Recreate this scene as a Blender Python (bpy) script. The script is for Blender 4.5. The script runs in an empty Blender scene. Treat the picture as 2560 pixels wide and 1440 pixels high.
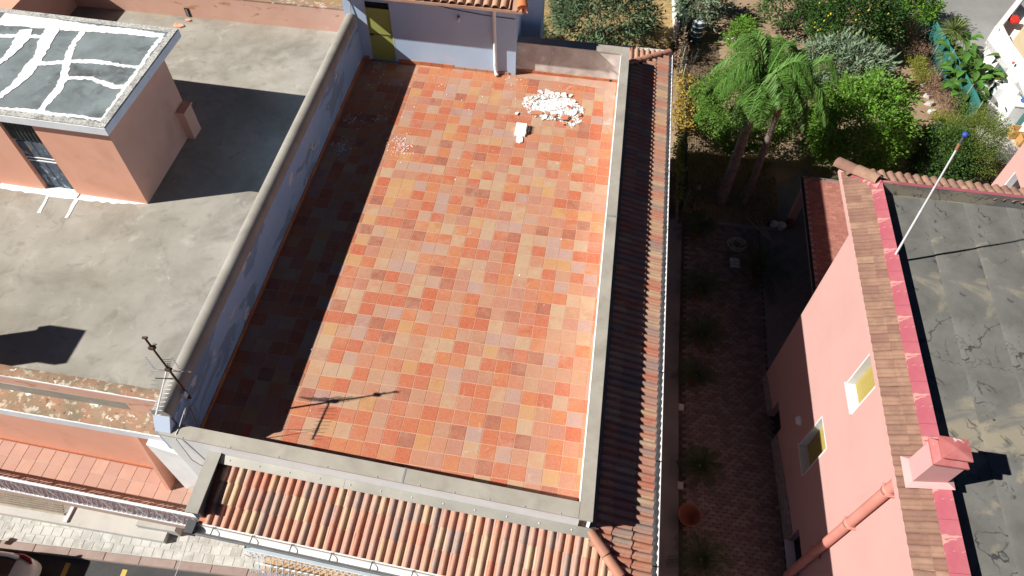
import bpy, bmesh, math, random
from mathutils import Vector, Matrix, Euler, noise as mnoise
random.seed(11)
C = bpy.context.scene.collection
# ---------------------------------------------------------------- camera, sky, sun, exposure
CAM = Vector((4.41210904, -15.8070308, 12.8189978)); ROT = Euler((0.630225999, -0.0124287284, 0.154950713), 'XYZ'); FPX = 1815.73
cam = bpy.data.objects.new('camera', bpy.data.cameras.new('camera')); C.objects.link(cam)
cam.location = CAM; cam.rotation_euler = ROT
cam.data.sensor_width = 36; cam.data.lens = 36*FPX/2560; cam.data.clip_end = 500
bpy.context.scene.camera = cam
SUNV = Vector((-1.12, -.4, 1.0)).normalized()            # towards the sun
w = bpy.data.worlds.new('World'); bpy.context.scene.world = w; w.use_nodes = True
nt = w.node_tree; sk = nt.nodes.new('ShaderNodeTexSky'); sk.sky_type = 'NISHITA'; sk.sun_disc = False
sk.sun_elevation = math.asin(SUNV.z); sk.sun_rotation = math.atan2(SUNV.x, SUNV.y) % (2*math.pi)
sk.altitude = 2500; sk.air_density = .24; sk.dust_density = .1; sk.ozone_density = 1.4
bg = nt.nodes['Background']; bg.inputs[1].default_value = .05; nt.links.new(sk.outputs[0], bg.inputs[0])
sd = bpy.data.lights.new('sun', 'SUN'); sd.energy = 5.0; sd.angle = math.radians(.53); sd.color = (1, .95, .88)
so = bpy.data.objects.new('sun', sd); C.objects.link(so); so.rotation_euler = (-SUNV).to_track_quat('-Z', 'Y').to_euler(); so.location = SUNV*60
vs = bpy.context.scene.view_settings; vs.view_transform = 'Standard'; vs.look = 'None'; vs.exposure = .62; vs.gamma = 1; vs.use_curve_mapping = False

# ---------------------------------------------------------------- measuring helpers (surveyed points of the real place)
RM = ROT.to_matrix()
def ray(px, py): return RM @ Vector(((px-1280)/FPX, -(py-720)/FPX, -1))
def PN(px, py, n, c):
    n = Vector(n); d = ray(px, py); return CAM + d*((c-n.dot(CAM))/n.dot(d))
def P(px, py, z): return PN(px, py, (0,0,1), z)
def PX(px, py, x): return PN(px, py, (1,0,0), x)
def PY(px, py, y): return PN(px, py, (0,1,0), y)
def lerp(a, b, t): return a+(b-a)*t

# ---------------------------------------------------------------- mesh helpers
class MB:
    def __init__(s): s.v = []; s.f = []; s.sm = []
    def add(s, vs, fs, sm=False):
        b = len(s.v); s.v += [Vector(v) for v in vs]
        for f in fs: s.f.append(tuple(b+i for i in f)); s.sm.append(sm)
        return s
    def quad(s, a, b, c, d): return s.add([a,b,c,d], [(0,1,2,3)])
    def hexa(s, q0, q1):            # bottom quad, top quad (ccw from above)
        return s.add(list(q0)+list(q1), [(3,2,1,0),(4,5,6,7),(0,1,5,4),(1,2,6,5),(2,3,7,6),(3,0,4,7)])
    def box(s, x0,y0,z0,x1,y1,z1, bev=0):
        if bev:
            b = bev
            return s.add([(x0,y0,z0),(x1,y0,z0),(x1,y1,z0),(x0,y1,z0),(x0,y0,z1-b),(x1,y0,z1-b),(x1,y1,z1-b),(x0,y1,z1-b),
                          (x0+b,y0+b,z1),(x1-b,y0+b,z1),(x1-b,y1-b,z1),(x0+b,y1-b,z1)],
                         [(3,2,1,0),(0,1,5,4),(1,2,6,5),(2,3,7,6),(3,0,4,7),(4,5,9,8),(5,6,10,9),(6,7,11,10),(7,4,8,11),(8,9,10,11)])
        return s.hexa([(x0,y0,z0),(x1,y0,z0),(x1,y1,z0),(x0,y1,z0)], [(x0,y0,z1),(x1,y0,z1),(x1,y1,z1),(x0,y1,z1)])
    def prism(s, pts, z0, z1):
        n = len(pts)
        return s.add([(p[0],p[1],z0) for p in pts]+[(p[0],p[1],z1) for p in pts],
                     [tuple(range(n-1,-1,-1)), tuple(range(n,2*n))]+[(i,(i+1)%n,n+(i+1)%n,n+i) for i in range(n)])
    def bar(s, a, b, w, h, up=(0,0,1)):   # rectangular bar centred on the line a-b
        a = Vector(a); b = Vector(b); d = (b-a).normalized(); u = Vector(up); sd = d.cross(u)
        if sd.length < 1e-5: sd = d.cross(Vector((1,0,0)))
        sd.normalize(); u = sd.cross(d); sd *= w/2; u *= h/2
        return s.add([a-sd-u,a+sd-u,a+sd+u,a-sd+u,b-sd-u,b+sd-u,b+sd+u,b-sd+u],
                     [(0,1,2,3),(7,6,5,4),(0,4,5,1),(1,5,6,2),(2,6,7,3),(3,7,4,0)])
    def tube(s, pts, r, n=8, cap=True, sm=True):
        pts = [Vector(p) for p in pts]; rs = r if isinstance(r,(list,tuple)) else [r]*len(pts)
        vs = []; pv = None
        for i,p in enumerate(pts):
            d = (pts[min(i+1,len(pts)-1)]-pts[max(i-1,0)]).normalized()
            if pv is None:
                pv = d.cross(Vector((0,0,1)))
                if pv.length < 1e-4: pv = d.cross(Vector((1,0,0)))
            pv = (pv-d*pv.dot(d)).normalized(); q = d.cross(pv)
            for k in range(n):
                a = 2*math.pi*k/n; vs.append(p+(pv*math.cos(a)+q*math.sin(a))*rs[i])
        fs = [(i*n+k,i*n+(k+1)%n,(i+1)*n+(k+1)%n,(i+1)*n+k) for i in range(len(pts)-1) for k in range(n)]
        s.add(vs, fs, sm)
        if cap: s.add(vs[:n], [tuple(range(n-1,-1,-1))]); s.add(vs[-n:], [tuple(range(n))])
        return s
    def lathe(s, c, prof, n=20, sm=True):
        c = Vector(c); vs = [c+Vector((r*math.cos(2*math.pi*k/n), r*math.sin(2*math.pi*k/n), z)) for r,z in prof for k in range(n)]
        return s.add(vs, [(i*n+k,i*n+(k+1)%n,(i+1)*n+(k+1)%n,(i+1)*n+k) for i in range(len(prof)-1) for k in range(n)], sm)
    def wall(s, o, u, w, z0, z1, holes, dep, nrm):   # facade with recessed openings; o origin xy, u unit dir, nrm outward
        o = Vector((o[0],o[1],0)); u = Vector((u[0],u[1],0)); nr = Vector((nrm[0],nrm[1],0))
        us = sorted({0,w,*[h[0] for h in holes],*[h[1] for h in holes]}); zs = sorted({z0,z1,*[h[2] for h in holes],*[h[3] for h in holes]})
        p = lambda a,z,d=0: o+u*a-nr*d+Vector((0,0,z))
        for i in range(len(us)-1):
            for j in range(len(zs)-1):
                a0,a1,b0,b1 = us[i],us[i+1],zs[j],zs[j+1]
                if any(h[0]<=a0 and a1<=h[1] and h[2]<=b0 and b1<=h[3] for h in holes): continue
                s.quad(p(a0,b0),p(a1,b0),p(a1,b1),p(a0,b1))
        for h in holes:
            a0,a1,b0,b1 = h
            s.quad(p(a0,b0),p(a0,b0,dep),p(a0,b1,dep),p(a0,b1)); s.quad(p(a1,b0),p(a1,b1),p(a1,b1,dep),p(a1,b0,dep))
            s.quad(p(a0,b1),p(a0,b1,dep),p(a1,b1,dep),p(a1,b1)); s.quad(p(a0,b0),p(a1,b0),p(a1,b0,dep),p(a0,b0,dep))
        return s
    def ribbon(s, pts, ws, z, jit=.012, step=.12):    # hand-painted stroke
        pts = [Vector((p[0],p[1],0)) for p in pts]; out = []
        for i in range(len(pts)-1):
            n = max(1,int((pts[i+1]-pts[i]).length/step))
            for k in range(n): out.append((lerp(pts[i],pts[i+1],k/n), lerp(ws[i],ws[i+1],k/n)))
        out.append((pts[-1],ws[-1])); L = []; 
        for i,(p,wd) in enumerate(out):
            d = (out[min(i+1,len(out)-1)][0]-out[max(i-1,0)][0]).normalized(); nn = Vector((-d.y,d.x,0))
            L.append((p+nn*(wd/2+random.uniform(-jit,jit)), p-nn*(wd/2+random.uniform(-jit,jit))))
        vs = [q for ab in L for q in ab]; vs = [(v.x,v.y,z) for v in vs]
        return s.add(vs, [(2*i,2*i+1,2*i+3,2*i+2) for i in range(len(L)-1)])

def mesh_of(name, mb, mat, off=(0,0,0)):
    me = bpy.data.meshes.new(name); off = Vector(off)
    me.from_pydata([tuple(v-off) for v in mb.v], [], mb.f); me.validate()
    if len(me.polygons) == len(mb.sm): me.polygons.foreach_set('use_smooth', mb.sm)
    if mat: me.materials.append(mat)
    me.update(); return me
def wl(o):
    v = Vector((0,0,0))
    while o is not None: v += Vector(o.location); o = o.parent
    return v
def obj(name, mb, mat, parent=None, at=None, kind=None):
    """link mb (world coordinates) as one mesh object with its origin at 'at'"""
    at = Vector(at) if at is not None else (wl(parent) if parent else Vector((0,0,0)))
    o = bpy.data.objects.new(name, mesh_of(name, mb, mat, at)); C.objects.link(o)
    o.parent = parent; o.location = at-(wl(parent) if parent else Vector((0,0,0)))
    if kind: o['kind'] = kind
    return o
def inst(name, me, parent, loc, rot=(0,0,0), sc=(1,1,1)):
    o = bpy.data.objects.new(name, me); C.objects.link(o); o.parent = parent
    o.location = Vector(loc)-(wl(parent) if parent else Vector((0,0,0))); o.rotation_euler = rot; o.scale = sc; return o
def tag(o, label, cat, group=None):
    o['label'] = label; o['category'] = cat
    if group: o['group'] = group
    return o
def thing(name, loc, label, cat, group=None):
    o = bpy.data.objects.new(name, None); o.empty_display_size = .2; C.objects.link(o); o.location = loc
    return tag(o, label, cat, group)
def dup(root, loc, label, rz=0, sc=1):
    r = root.copy(); C.objects.link(r); r.location = loc; r.rotation_euler = (0,0,rz); r.scale = (sc,)*3; r['label'] = label
    for ch in list(root.children):
        c = ch.copy(); C.objects.link(c); c.parent = r
        for g in ch.children:
            d = g.copy(); C.objects.link(d); d.parent = c
    return r

# ---------------------------------------------------------------- materials
def mat(name, c1, c2=None, scale=3, rough=.85, bump=.15, bscale=60, stains=(), rnd=None, metal=0, lo=.35, hi=.65, spec=.3, vary=0, stretch=None, trans=0, cracks=(), wst=()):
    m = bpy.data.materials.new(name); m.use_nodes = True; t = m.node_tree; N = t.nodes; L = t.links
    b = N['Principled BSDF']; b.inputs['Roughness'].default_value = rough; b.inputs['Metallic'].default_value = metal
    b.inputs['Specular IOR Level'].default_value = spec
    tc = N.new('ShaderNodeTexCoord'); co = tc.outputs['Object']
    oi = N.new('ShaderNodeObjectInfo'); geo = N.new('ShaderNodeNewGeometry')
    ad = N.new('ShaderNodeMath'); ad.operation = 'ADD'; L.new(oi.outputs['Random'], ad.inputs[0]); L.new(geo.outputs['Random Per Island'], ad.inputs[1])
    fr = N.new('ShaderNodeMath'); fr.operation = 'FRACT'; L.new(ad.outputs[0], fr.inputs[0])
    if rnd or vary:
        sc = N.new('ShaderNodeVectorMath'); sc.operation = 'MULTIPLY_ADD'; 
        cb = N.new('ShaderNodeCombineXYZ'); L.new(fr.outputs[0], cb.inputs[0]); L.new(oi.outputs['Random'], cb.inputs[1])
        L.new(cb.outputs[0], sc.inputs[0]); sc.inputs[1].default_value = (71,37,13); L.new(co, sc.inputs[2]); co = sc.outputs[0]
    if stretch:
        mp = N.new('ShaderNodeMapping'); mp.inputs['Scale'].default_value = stretch; L.new(co, mp.inputs[0]); co = mp.outputs[0]
    def noise(s, det=6, ro=.6, dist=0, c=None):
        n = N.new('ShaderNodeTexNoise'); n.inputs['Scale'].default_value = s; n.inputs['Detail'].default_value = det
        n.inputs['Roughness'].default_value = ro; n.inputs['Distortion'].default_value = dist; L.new(c or co, n.inputs['Vector']); return n.outputs['Fac']
    def rng(x, a, bb, ta=0, tb=1):
        r = N.new('ShaderNodeMapRange'); r.inputs[1].default_value = a; r.inputs[2].default_value = bb; r.inputs[3].default_value = ta; r.inputs[4].default_value = tb
        L.new(x, r.inputs[0]); return r.outputs[0]
    def mix(f, a, bb, mode='MIX'):
        x = N.new('ShaderNodeMix'); x.data_type = 'RGBA'; x.blend_type = mode
        if isinstance(f,(int,float)): x.inputs['Factor'].default_value = f
        else: L.new(f, x.inputs['Factor'])
        for k,vv in ((6,a),(7,bb)):
            if isinstance(vv,(tuple,list)): x.inputs[k].default_value = (*vv,1)
            else: L.new(vv, x.inputs[k])
        return x.outputs[2]
    if rnd:
        def ramp(x):
            r = N.new('ShaderNodeValToRGB'); r.color_ramp.interpolation = 'CONSTANT'; e = r.color_ramp.elements
            tot = sum(k for k,_ in rnd); acc = 0; e.remove(e[1])
            for i,(k,cc) in enumerate(rnd):
                el = e[0] if i == 0 else e.new(acc/tot)
                el.position = acc/tot; el.color = (*cc,1); acc += k
            L.new(x, r.inputs[0]); return r.outputs[0]
        f2 = N.new('ShaderNodeMath'); f2.operation = 'MULTIPLY_ADD'; L.new(fr.outputs[0], f2.inputs[0]); f2.inputs[1].default_value = 7.31; f2.inputs[2].default_value = .37
        f3 = N.new('ShaderNodeMath'); f3.operation = 'FRACT'; L.new(f2.outputs[0], f3.inputs[0])
        a = ramp(fr.outputs[0]); bcol = ramp(f3.outputs[0])
        col = mix(rng(noise(scale,4,.65,.4), lo, hi, 0, .55), a, bcol)
        col = mix(rng(noise(scale*5,4), .3, .7, 0, .22), col, (.62,.42,.30))
        if c1: col = mix(rng(noise(scale*2.3,5,.7), .55, .75, 0, .4), col, c1)
    else:
        col = mix(rng(noise(scale), lo, hi), c1, c2 or c1)
    if vary:
        hv = N.new('ShaderNodeHueSaturation'); L.new(col, hv.inputs['Color']); L.new(rng(fr.outputs[0],0,1,1-vary,1+vary), hv.inputs['Value'])
        L.new(rng(fr.outputs[0],0,1,.5-vary*.04,.5+vary*.05), hv.inputs['Hue']); col = hv.outputs[0]
    for st in stains:
        cc, s, a, bb = st[:4]; am = st[4] if len(st) > 4 else 1; dist = st[5] if len(st) > 5 else .3
        cst = co
        if len(st) > 6:
            mp = N.new('ShaderNodeMapping'); mp.inputs['Scale'].default_value = st[6]; mp.inputs['Location'].default_value = (s*1.7,s*.3,2.2); L.new(co, mp.inputs[0]); cst = mp.outputs[0]
        col = mix(rng(noise(s,8,.62,dist,cst), a, bb, 0, am), col, cc)
    for cc, s_w, a, bb, am in wst:                          # stains that run across neighbouring pieces
        col = mix(rng(noise(s_w,7,.6,.6,geo.outputs['Position']), a, bb, 0, am), col, cc)
    for sc_, wd_c, cc, ms, a, bb in cracks:
        wv = N.new('ShaderNodeVectorMath'); wv.operation = 'MULTIPLY_ADD'; nn = N.new('ShaderNodeTexNoise'); nn.inputs['Scale'].default_value = sc_*1.6; nn.inputs['Detail'].default_value = 5; L.new(co, nn.inputs['Vector'])
        L.new(nn.outputs['Color'], wv.inputs[0]); wv.inputs[1].default_value = (.9/sc_,)*3; L.new(co, wv.inputs[2])
        vo = N.new('ShaderNodeTexVoronoi'); vo.feature = 'DISTANCE_TO_EDGE'; vo.inputs['Scale'].default_value = sc_; L.new(wv.outputs[0], vo.inputs['Vector'])
        f_ = rng(vo.outputs['Distance'], wd_c*.4, wd_c, 1, 0); mk = rng(noise(ms,3), a, bb); mu = N.new('ShaderNodeMath'); mu.operation = 'MULTIPLY'; L.new(f_, mu.inputs[0]); L.new(mk, mu.inputs[1]); col = mix(mu.outputs[0], col, cc)
    L.new(col, b.inputs['Base Color'])
    if bump:
        bp = N.new('ShaderNodeBump'); bp.inputs['Strength'].default_value = bump; bp.inputs['Distance'].default_value = .01
        L.new(noise(bscale,8,.7), bp.inputs['Height']); L.new(bp.outputs[0], b.inputs['Normal'])
    if trans:
        out = N['Material Output']; tr = N.new('ShaderNodeBsdfTranslucent'); L.new(col, tr.inputs[0]); ms = N.new('ShaderNodeMixShader'); ms.inputs[0].default_value = trans
        L.new(b.outputs[0], ms.inputs[1]); L.new(tr.outputs[0], ms.inputs[2]); L.new(ms.outputs[0], out.inputs[0])
    return m
W_ = {}
def dimmat(*a, **k):                                        # dims colours against raised exposure, so undimmed front walls look better lit
    sc = lambda c: tuple(v*.80 for v in c) if c else c
    a = list(a); a[1] = sc(a[1]); 
    if len(a) > 2 and isinstance(a[2], tuple): a[2] = sc(a[2])
    if k.get('rnd'): k['rnd'] = [(w_,sc(c)) for w_,c in k['rnd']]
    if k.get('stains'): k['stains'] = [(sc(t[0]),)+tuple(t[1:]) for t in k['stains']]
    return mat(*a, **k)
TERRA = [(13,(.53,.125,.055)),(10,(.57,.20,.08)),(10,(.50,.26,.16)),(8,(.53,.36,.23)),(8,(.55,.155,.07)),(7,(.47,.30,.255)),(6,(.37,.115,.075)),(9,(.53,.23,.14)),(5,(.57,.30,.12)),(7,(.48,.21,.15)),(5,(.50,.30,.21))]
m_tile = dimmat('terracotta_floor_tile', None, scale=4.5, rough=.6, bump=.25, bscale=35, rnd=TERRA, lo=.40, hi=.7, wst=[((.55,.36,.25),.8,.54,.74,.30),((.32,.14,.09),.45,.55,.75,.22),((.66,.52,.42),3.5,.64,.74,.35),((.20,.11,.08),7,.70,.76,.5)])
m_skirt = mat('terracotta_skirting', None, scale=4, rough=.6, bump=.2, bscale=35, rnd=[(3,(.46,.13,.05)),(2,(.50,.2,.07)),(2,(.40,.12,.06))])
m_grout = dimmat('grout', (.70,.44,.31), (.62,.36,.24), 3, .95, .3, 90)
ROOF = [(5,(.53,.265,.19)),(3,(.56,.38,.23)),(3,(.37,.265,.23)),(4,(.53,.18,.115)),(3,(.49,.28,.225)),(2,(.57,.42,.27)),(2,(.33,.25,.23)),(3,(.56,.24,.15))]
m_roof = dimmat('mottled_roof_tile', None, scale=5, rough=.55, bump=.25, bscale=50, rnd=ROOF, lo=.4, hi=.62, spec=.4)
m_roofold = dimmat('weathered_pink_roof_tile', (.30,.17,.125), (.40,.235,.17), 2.2, .95, .5, 45, vary=.16, stains=[((.20,.135,.105),3.5,.5,.72,.7),((.55,.40,.32),14,.66,.74,.8)])
m_roofhut = dimmat('plain_clay_roof_tile', (.52,.30,.20), (.58,.37,.26), 3, .85, .3, 45, vary=.1, stains=[((.30,.2,.15),6,.58,.75,.6)])
m_ridge = dimmat('clay_ridge_tile', (.47,.20,.14), (.55,.28,.19), 2.5, .6, .2, 40, vary=.08)
m_shell = mat('orange_clay', (.55,.2,.08), (.5,.17,.07), 4, .7, .2, 40)
m_white = mat('white_plaster', (.78,.78,.77), (.70,.70,.69), 2, .9, .15, 50, stains=[((.50,.48,.44),1.3,.6,.85,.5)])
m_dirtywhite = mat('stained_white_plaster', (.66,.62,.58), (.50,.46,.43), 1.6, .92, .2, 40, stains=[((.32,.27,.25),1.1,.42,.62,.75,.8),((.74,.72,.70),2.3,.6,.7,.6)])
m_blue = mat('pale_blue_plaster', (.42,.50,.62), (.46,.53,.64), 1.2, .92, .2, 60, stains=[((.62,.63,.66),3.2,.64,.7,.5),((.25,.28,.32),5,.68,.76,.5)])
m_bluepeel = mat('peeling_blue_plaster', (.27,.43,.68), (.33,.48,.70), .9, .92, .25, 60,
    stains=[((.20,.29,.43),1.1,.55,.565,.85,.6,(1,.55,1.6)),((.60,.60,.63),1.9,.615,.62,.9,.4,(1,.7,1.2)),((.12,.12,.13),6,.70,.74,.8)])
m_hutblue = mat('hut_blue_plaster', (.44,.57,.74), (.40,.53,.71), 1.5, .92, .15, 70, stains=[((.60,.62,.66),2.5,.6,.75,.5),((.2,.2,.22),9,.72,.76,.7)])
m_metal = dimmat('grey_sheet_metal', (.45,.415,.35), (.58,.54,.47), 1.3, .5, .05, 20, stains=[((.27,.25,.215),2.4,.5,.75,.55),((.80,.79,.76),12,.70,.735,.9)], metal=.15, spec=.5)
m_metal2 = dimmat('dull_flashing_metal', (.33,.32,.28), (.42,.405,.36), 1.6, .5, .05, 20, stains=[((.5,.5,.48),9,.7,.74,.7)], metal=.25, spec=.5)
m_darkmetal = mat('dark_paint_and_shade_metal', (.07,.075,.08), (.10,.105,.11), 3, .6, .1, 30)  # dark paint on small fittings; painted-in shade on verge wall and side flashing
m_darkgrey = mat('slate_grey_gutter_paint', (.12,.125,.13), (.16,.165,.17), 3, .5, .05, 30)
m_steel = mat('galvanised_steel', (.55,.56,.58), (.45,.46,.48), 8, .4, 0, metal=.6)
m_rust = mat('rusty_iron', (.055,.04,.035), (.11,.06,.04), 9, .85, .3, 60)
m_coping = dimmat('grey_round_coping', (.34,.32,.285), (.44,.42,.375), 1.5, .85, .35, 60, stains=[((.27,.25,.22),1.2,.5,.75,.7),((.68,.66,.62),9,.7,.74,.8),((.06,.06,.06),17,.73,.75,.8)])
m_conc = dimmat('weathered_concrete_deck', (.33,.312,.265), (.49,.465,.41), .55, .95, .35, 45,
    stains=[((.22,.205,.17),.45,.52,.68,.75,.8),((.62,.60,.55),1.6,.58,.72,.5,.5),((.30,.265,.21),.3,.5,.62,.55),((.66,.63,.56),7,.69,.72,.7),((.25,.20,.13),.9,.6,.72,.6),((.13,.12,.11),12,.72,.75,.6),((.24,.22,.19),2.6,.55,.68,.5,.9)])
m_slabroof = dimmat('grey_waterproofed_slab', (.19,.225,.235), (.28,.335,.35), 1.6, .9, .25, 60, stains=[((.085,.085,.09),1.1,.5,.66,.85,.6),((.36,.42,.44),2.2,.58,.74,.6,.9),((.10,.085,.09),6,.6,.75,.5)])
m_lichen = mat('lichen_slab_edge', (.60,.60,.57), (.48,.48,.45), 6, .95, .4, 70, stains=[((.12,.12,.11),30,.45,.62,.8),((.10,.10,.095),3,.5,.7,.6),((.28,.22,.09),5,.68,.74,.6)])
m_paint = mat('white_brushed_paint', (.82,.84,.85), (.74,.77,.78), 5, .8, .15, 60)
m_slabwhite = mat('pale_slab_fascia', (.74,.76,.78), (.66,.68,.71), 3, .85, .1, 60, stains=[((.35,.35,.36),4,.7,.73,.6)])
m_peach = mat('peach_render', (.76,.405,.29), (.72,.37,.255), 1.4, .92, .25, 80, stains=[((.50,.25,.17),.9,.55,.75,.5)])
m_peachpeel = mat('peeling_peach_render', (.68,.42,.325), (.63,.37,.28), 1.8, .92, .3, 60, stains=[((.42,.22,.10),2.6,.6,.64,.8,.6,(.6,1,2)),((.62,.52,.42),4,.67,.69,.9),((.08,.05,.04),7,.69,.71,.9,.8,(.5,1,1.2))])
m_mossy = mat('mossy_terracotta_ledge', (.36,.19,.12), (.30,.22,.15), 2.5, .95, .5, 50, stains=[((.19,.165,.11),1.7,.48,.66,.85),((.55,.50,.40),7,.54,.62,.85),((.80,.77,.70),4.3,.62,.64,.95),((.08,.07,.05),9,.60,.66,.8)])
m_baltile = dimmat('pink_clay_balcony_tile', (.54,.315,.245), (.58,.36,.285), 2.5, .7, .15, 50, vary=.07, stains=[((.47,.27,.2),5,.6,.75,.4)])
m_balgrout = dimmat('pale_grout', (.68,.52,.42), (.6,.44,.34), 6, .95, .2, 90)
m_olddoor = mat('flaking_blue_door', (.065,.085,.115), (.12,.155,.20), 5, .8, .35, 60, stains=[((.38,.52,.66),9,.57,.62,.9,.5,(1,1,.45)),((.28,.17,.09),4.5,.6,.66,.8,.5,(1,1,.6)),((.62,.66,.68),14,.66,.69,.8,.4,(1,1,.3))])
m_corr = mat('dark_corrugated_sheet', (.035,.045,.04), (.06,.07,.065), 6, .7, .1, 50)
m_green = dimmat('yellow_green_metal_door', (.42,.47,.115), (.46,.51,.15), 1.8, .55, .12, 40, stains=[((.26,.20,.05),2.6,.68,.76,.8),((.52,.55,.24),1.1,.6,.7,.4)])
m_black = mat('dark_void', (.012,.012,.012), (.02,.02,.02), 4, .9, .0)
m_pink = dimmat('salmon_pink_render', (.64,.385,.35), (.67,.41,.375), .8, .9, .12, 120, stains=[((.55,.30,.26),1.3,.58,.8,.35,.3,(1,1,.25)),((.70,.46,.42),3.1,.62,.75,.3)])
m_pipe = mat('coral_painted_pipe', (.56,.225,.18), (.60,.26,.21), 2, .5, .05, 60, spec=.4)
m_pinkstrip = dimmat('raspberry_painted_flashing', (.47,.115,.15), (.54,.165,.195), 2, .7, .15, 50, stains=[((.70,.40,.34),2.6,.585,.60,.9,.4,(.3,1.3,1)),((.36,.09,.11),1.1,.5,.7,.4)])
m_pinkpale = dimmat('pale_pink_chimney_render', (.76,.42,.41), (.72,.39,.38), 2, .8, .1, 60)
m_red = dimmat('faded_red_cement_cap', (.52,.135,.13), (.58,.21,.20), 3, .65, .15, 40, stains=[((.80,.74,.70),5,.64,.68,.9),((.6,.3,.29),2,.5,.7,.6)])
m_memb = dimmat('black_bitumen_membrane', (.14,.14,.13), (.215,.215,.20), 1.1, .8, .25, 60,
    cracks=((2.2,.016,(.06,.058,.05),.55,.55,.63),(.5,.008,(.05,.05,.05),.9,.47,.57)),
    stains=[((.23,.22,.2),.8,.5,.75,.7),((.35,.31,.235),.36,.525,.59,.9,1.6),((.05,.05,.045),1.9,.60,.66,.7,2.2),((.40,.36,.28),2.5,.66,.72,.4,1.6)])
m_tan = mat('tan_membrane_stain', (.40,.35,.26), (.30,.26,.19), 2, .9, .2, 60, stains=[((.09,.08,.065),2.6,.56,.62,.9,2.5),((.14,.13,.11),6,.6,.68,.7,1.5)])
m_marble = mat('white_marble_trim', (.70,.70,.71), (.60,.61,.63), 3, .4, 0, stains=[((.42,.43,.46),5,.6,.72,.5,1)])
m_shutter = dimmat('yellow_slatted_shutter', (.52,.42,.13), (.46,.37,.11), 3, .5, .05)
m_stone = mat('grey_stone_cladding', (.20,.19,.18), (.30,.29,.27), 6, .9, .6, 30, stains=[((.12,.11,.105),9,.55,.65,.7)], stretch=(1,1,1.5))
m_paver = mat('mauve_paver', (.19,.145,.14), (.16,.13,.13), 4, .9, .3, 60, vary=.25, stains=[((.13,.135,.16),1.1,.55,.7,.6)])
m_sand = mat('paver_joint_sand', (.06,.05,.045), (.09,.075,.065), 5, .95, .3, 90)
m_cement = dimmat('grey_cement', (.22,.21,.205), (.27,.26,.255), 2, .95, .3, 60)
m_cempatch = dimmat('smeared_cement_patch', (.56,.36,.27), (.50,.30,.22), 4, .9, .2, 60, stains=[((.66,.55,.48),3,.55,.7,.8),((.46,.22,.14),2.2,.6,.7,.5)])
m_soil = dimmat('dry_garden_soil', (.42,.305,.20), (.33,.23,.145), .8, 1, .8, 25, stains=[((.42,.32,.21),1.7,.55,.7,.6),((.14,.10,.06),.6,.56,.72,.6),((.45,.36,.24),14,.62,.7,.6)])
m_straw = dimmat('dry_straw_field', (.48,.345,.16), (.38,.26,.11), 1.2, 1, .9, 30, stains=[((.22,.15,.07),1.3,.55,.7,.7),((.56,.45,.26),9,.55,.65,.7)])
m_lawn = mat('shaded_lawn', (.05,.075,.025), (.07,.085,.03), 3, 1, .8, 80, vary=.3)
m_asph = dimmat('street_asphalt', (.075,.078,.08), (.10,.10,.10), 2, .95, .5, 120, stains=[((.05,.05,.052),1,.55,.7,.6)])
m_road2 = mat('pale_worn_asphalt', (.22,.22,.215), (.27,.27,.26), .7, .95, .4, 90)
m_walk = dimmat('pale_pavement_slab', (.55,.54,.50), (.62,.61,.57), 2, .95, .4, 60, vary=.09, stains=[((.62,.61,.57),4,.58,.7,.6),((.12,.11,.1),26,.70,.72,.9),((.36,.35,.32),3,.6,.7,.4)])
m_slabstone = mat('grey_pavement_stone', (.38,.385,.36), (.47,.47,.44), 2.5, .95, .4, 60, vary=.14, stains=[((.60,.60,.57),5,.55,.66,.7),((.08,.08,.075),30,.68,.71,.9)], wst=[((.58,.58,.55),1.6,.5,.62,.75)])
m_kerb = dimmat('pinkish_kerb_stone', (.36,.275,.245), (.43,.34,.30), 3, .9, .4, 60, vary=.08)
m_yellow = mat('worn_yellow_road_paint', (.60,.45,.09), (.55,.42,.13), 7, .85, .3, 60, stains=[((.15,.14,.12),9,.62,.68,.8)])
m_carpaint = dimmat('cream_car_paint', (.92,.91,.86), (.93,.92,.87), 1, .25, 0, spec=.6)
m_glass = mat('dark_car_glass', (.012,.014,.016), (.014,.016,.018), 1, .06, 0, spec=.8)
m_tail = mat('red_tail_lamp', (.22,.008,.012), (.30,.012,.016), 12, .2, 0, spec=.6)
m_rubber = mat('black_rubber', (.02,.02,.02), (.03,.03,.03), 5, .8, .2, 50)
m_iron = mat('white_painted_iron', (.72,.74,.76), (.62,.64,.66), 8, .5, .1, 50, stains=[((.35,.16,.07),6,.68,.73,.8)])
m_bluegrey = mat('blue_grey_rail_paint', (.36,.44,.50), (.42,.49,.54), 4, .5, .1, 50, stains=[((.45,.24,.12),3,.62,.7,.8)])
m_mauverail = mat('mauve_grey_lattice_paint', (.33,.29,.33), (.42,.39,.42), 7, .7, .2, 60, stains=[((.66,.64,.62),12,.6,.68,.8)])
m_plaster = mat('broken_white_plaster', (.86,.86,.85), (.80,.80,.79), 6, .9, .2, 60)
m_fragment = mat('broken_terracotta', (.52,.17,.08), (.50,.25,.15), 5, .8, .3, 50, vary=.15)
m_pot = mat('terracotta_pot', (.20,.075,.045), (.24,.10,.06), 4, .8, .2, 40)
m_bark = mat('grey_brown_bark', (.14,.11,.09), (.20,.165,.14), 6, .95, .8, 25)
m_palmbark = mat('ringed_palm_bark', (.21,.165,.14), (.13,.10,.09), 5, .9, .6, 25, stains=[((.30,.24,.21),4,.55,.65,.7,.3,(1,1,5))])
m_palmshaft = mat('rusty_palm_leaf_base', (.36,.17,.09), (.24,.12,.07), 5, .8, .4, 30, stretch=(3,3,.6))
m_vat = mat('blue_grey_plastic_drum', (.035,.085,.13), (.05,.11,.16), 3, .45, .05)
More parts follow.
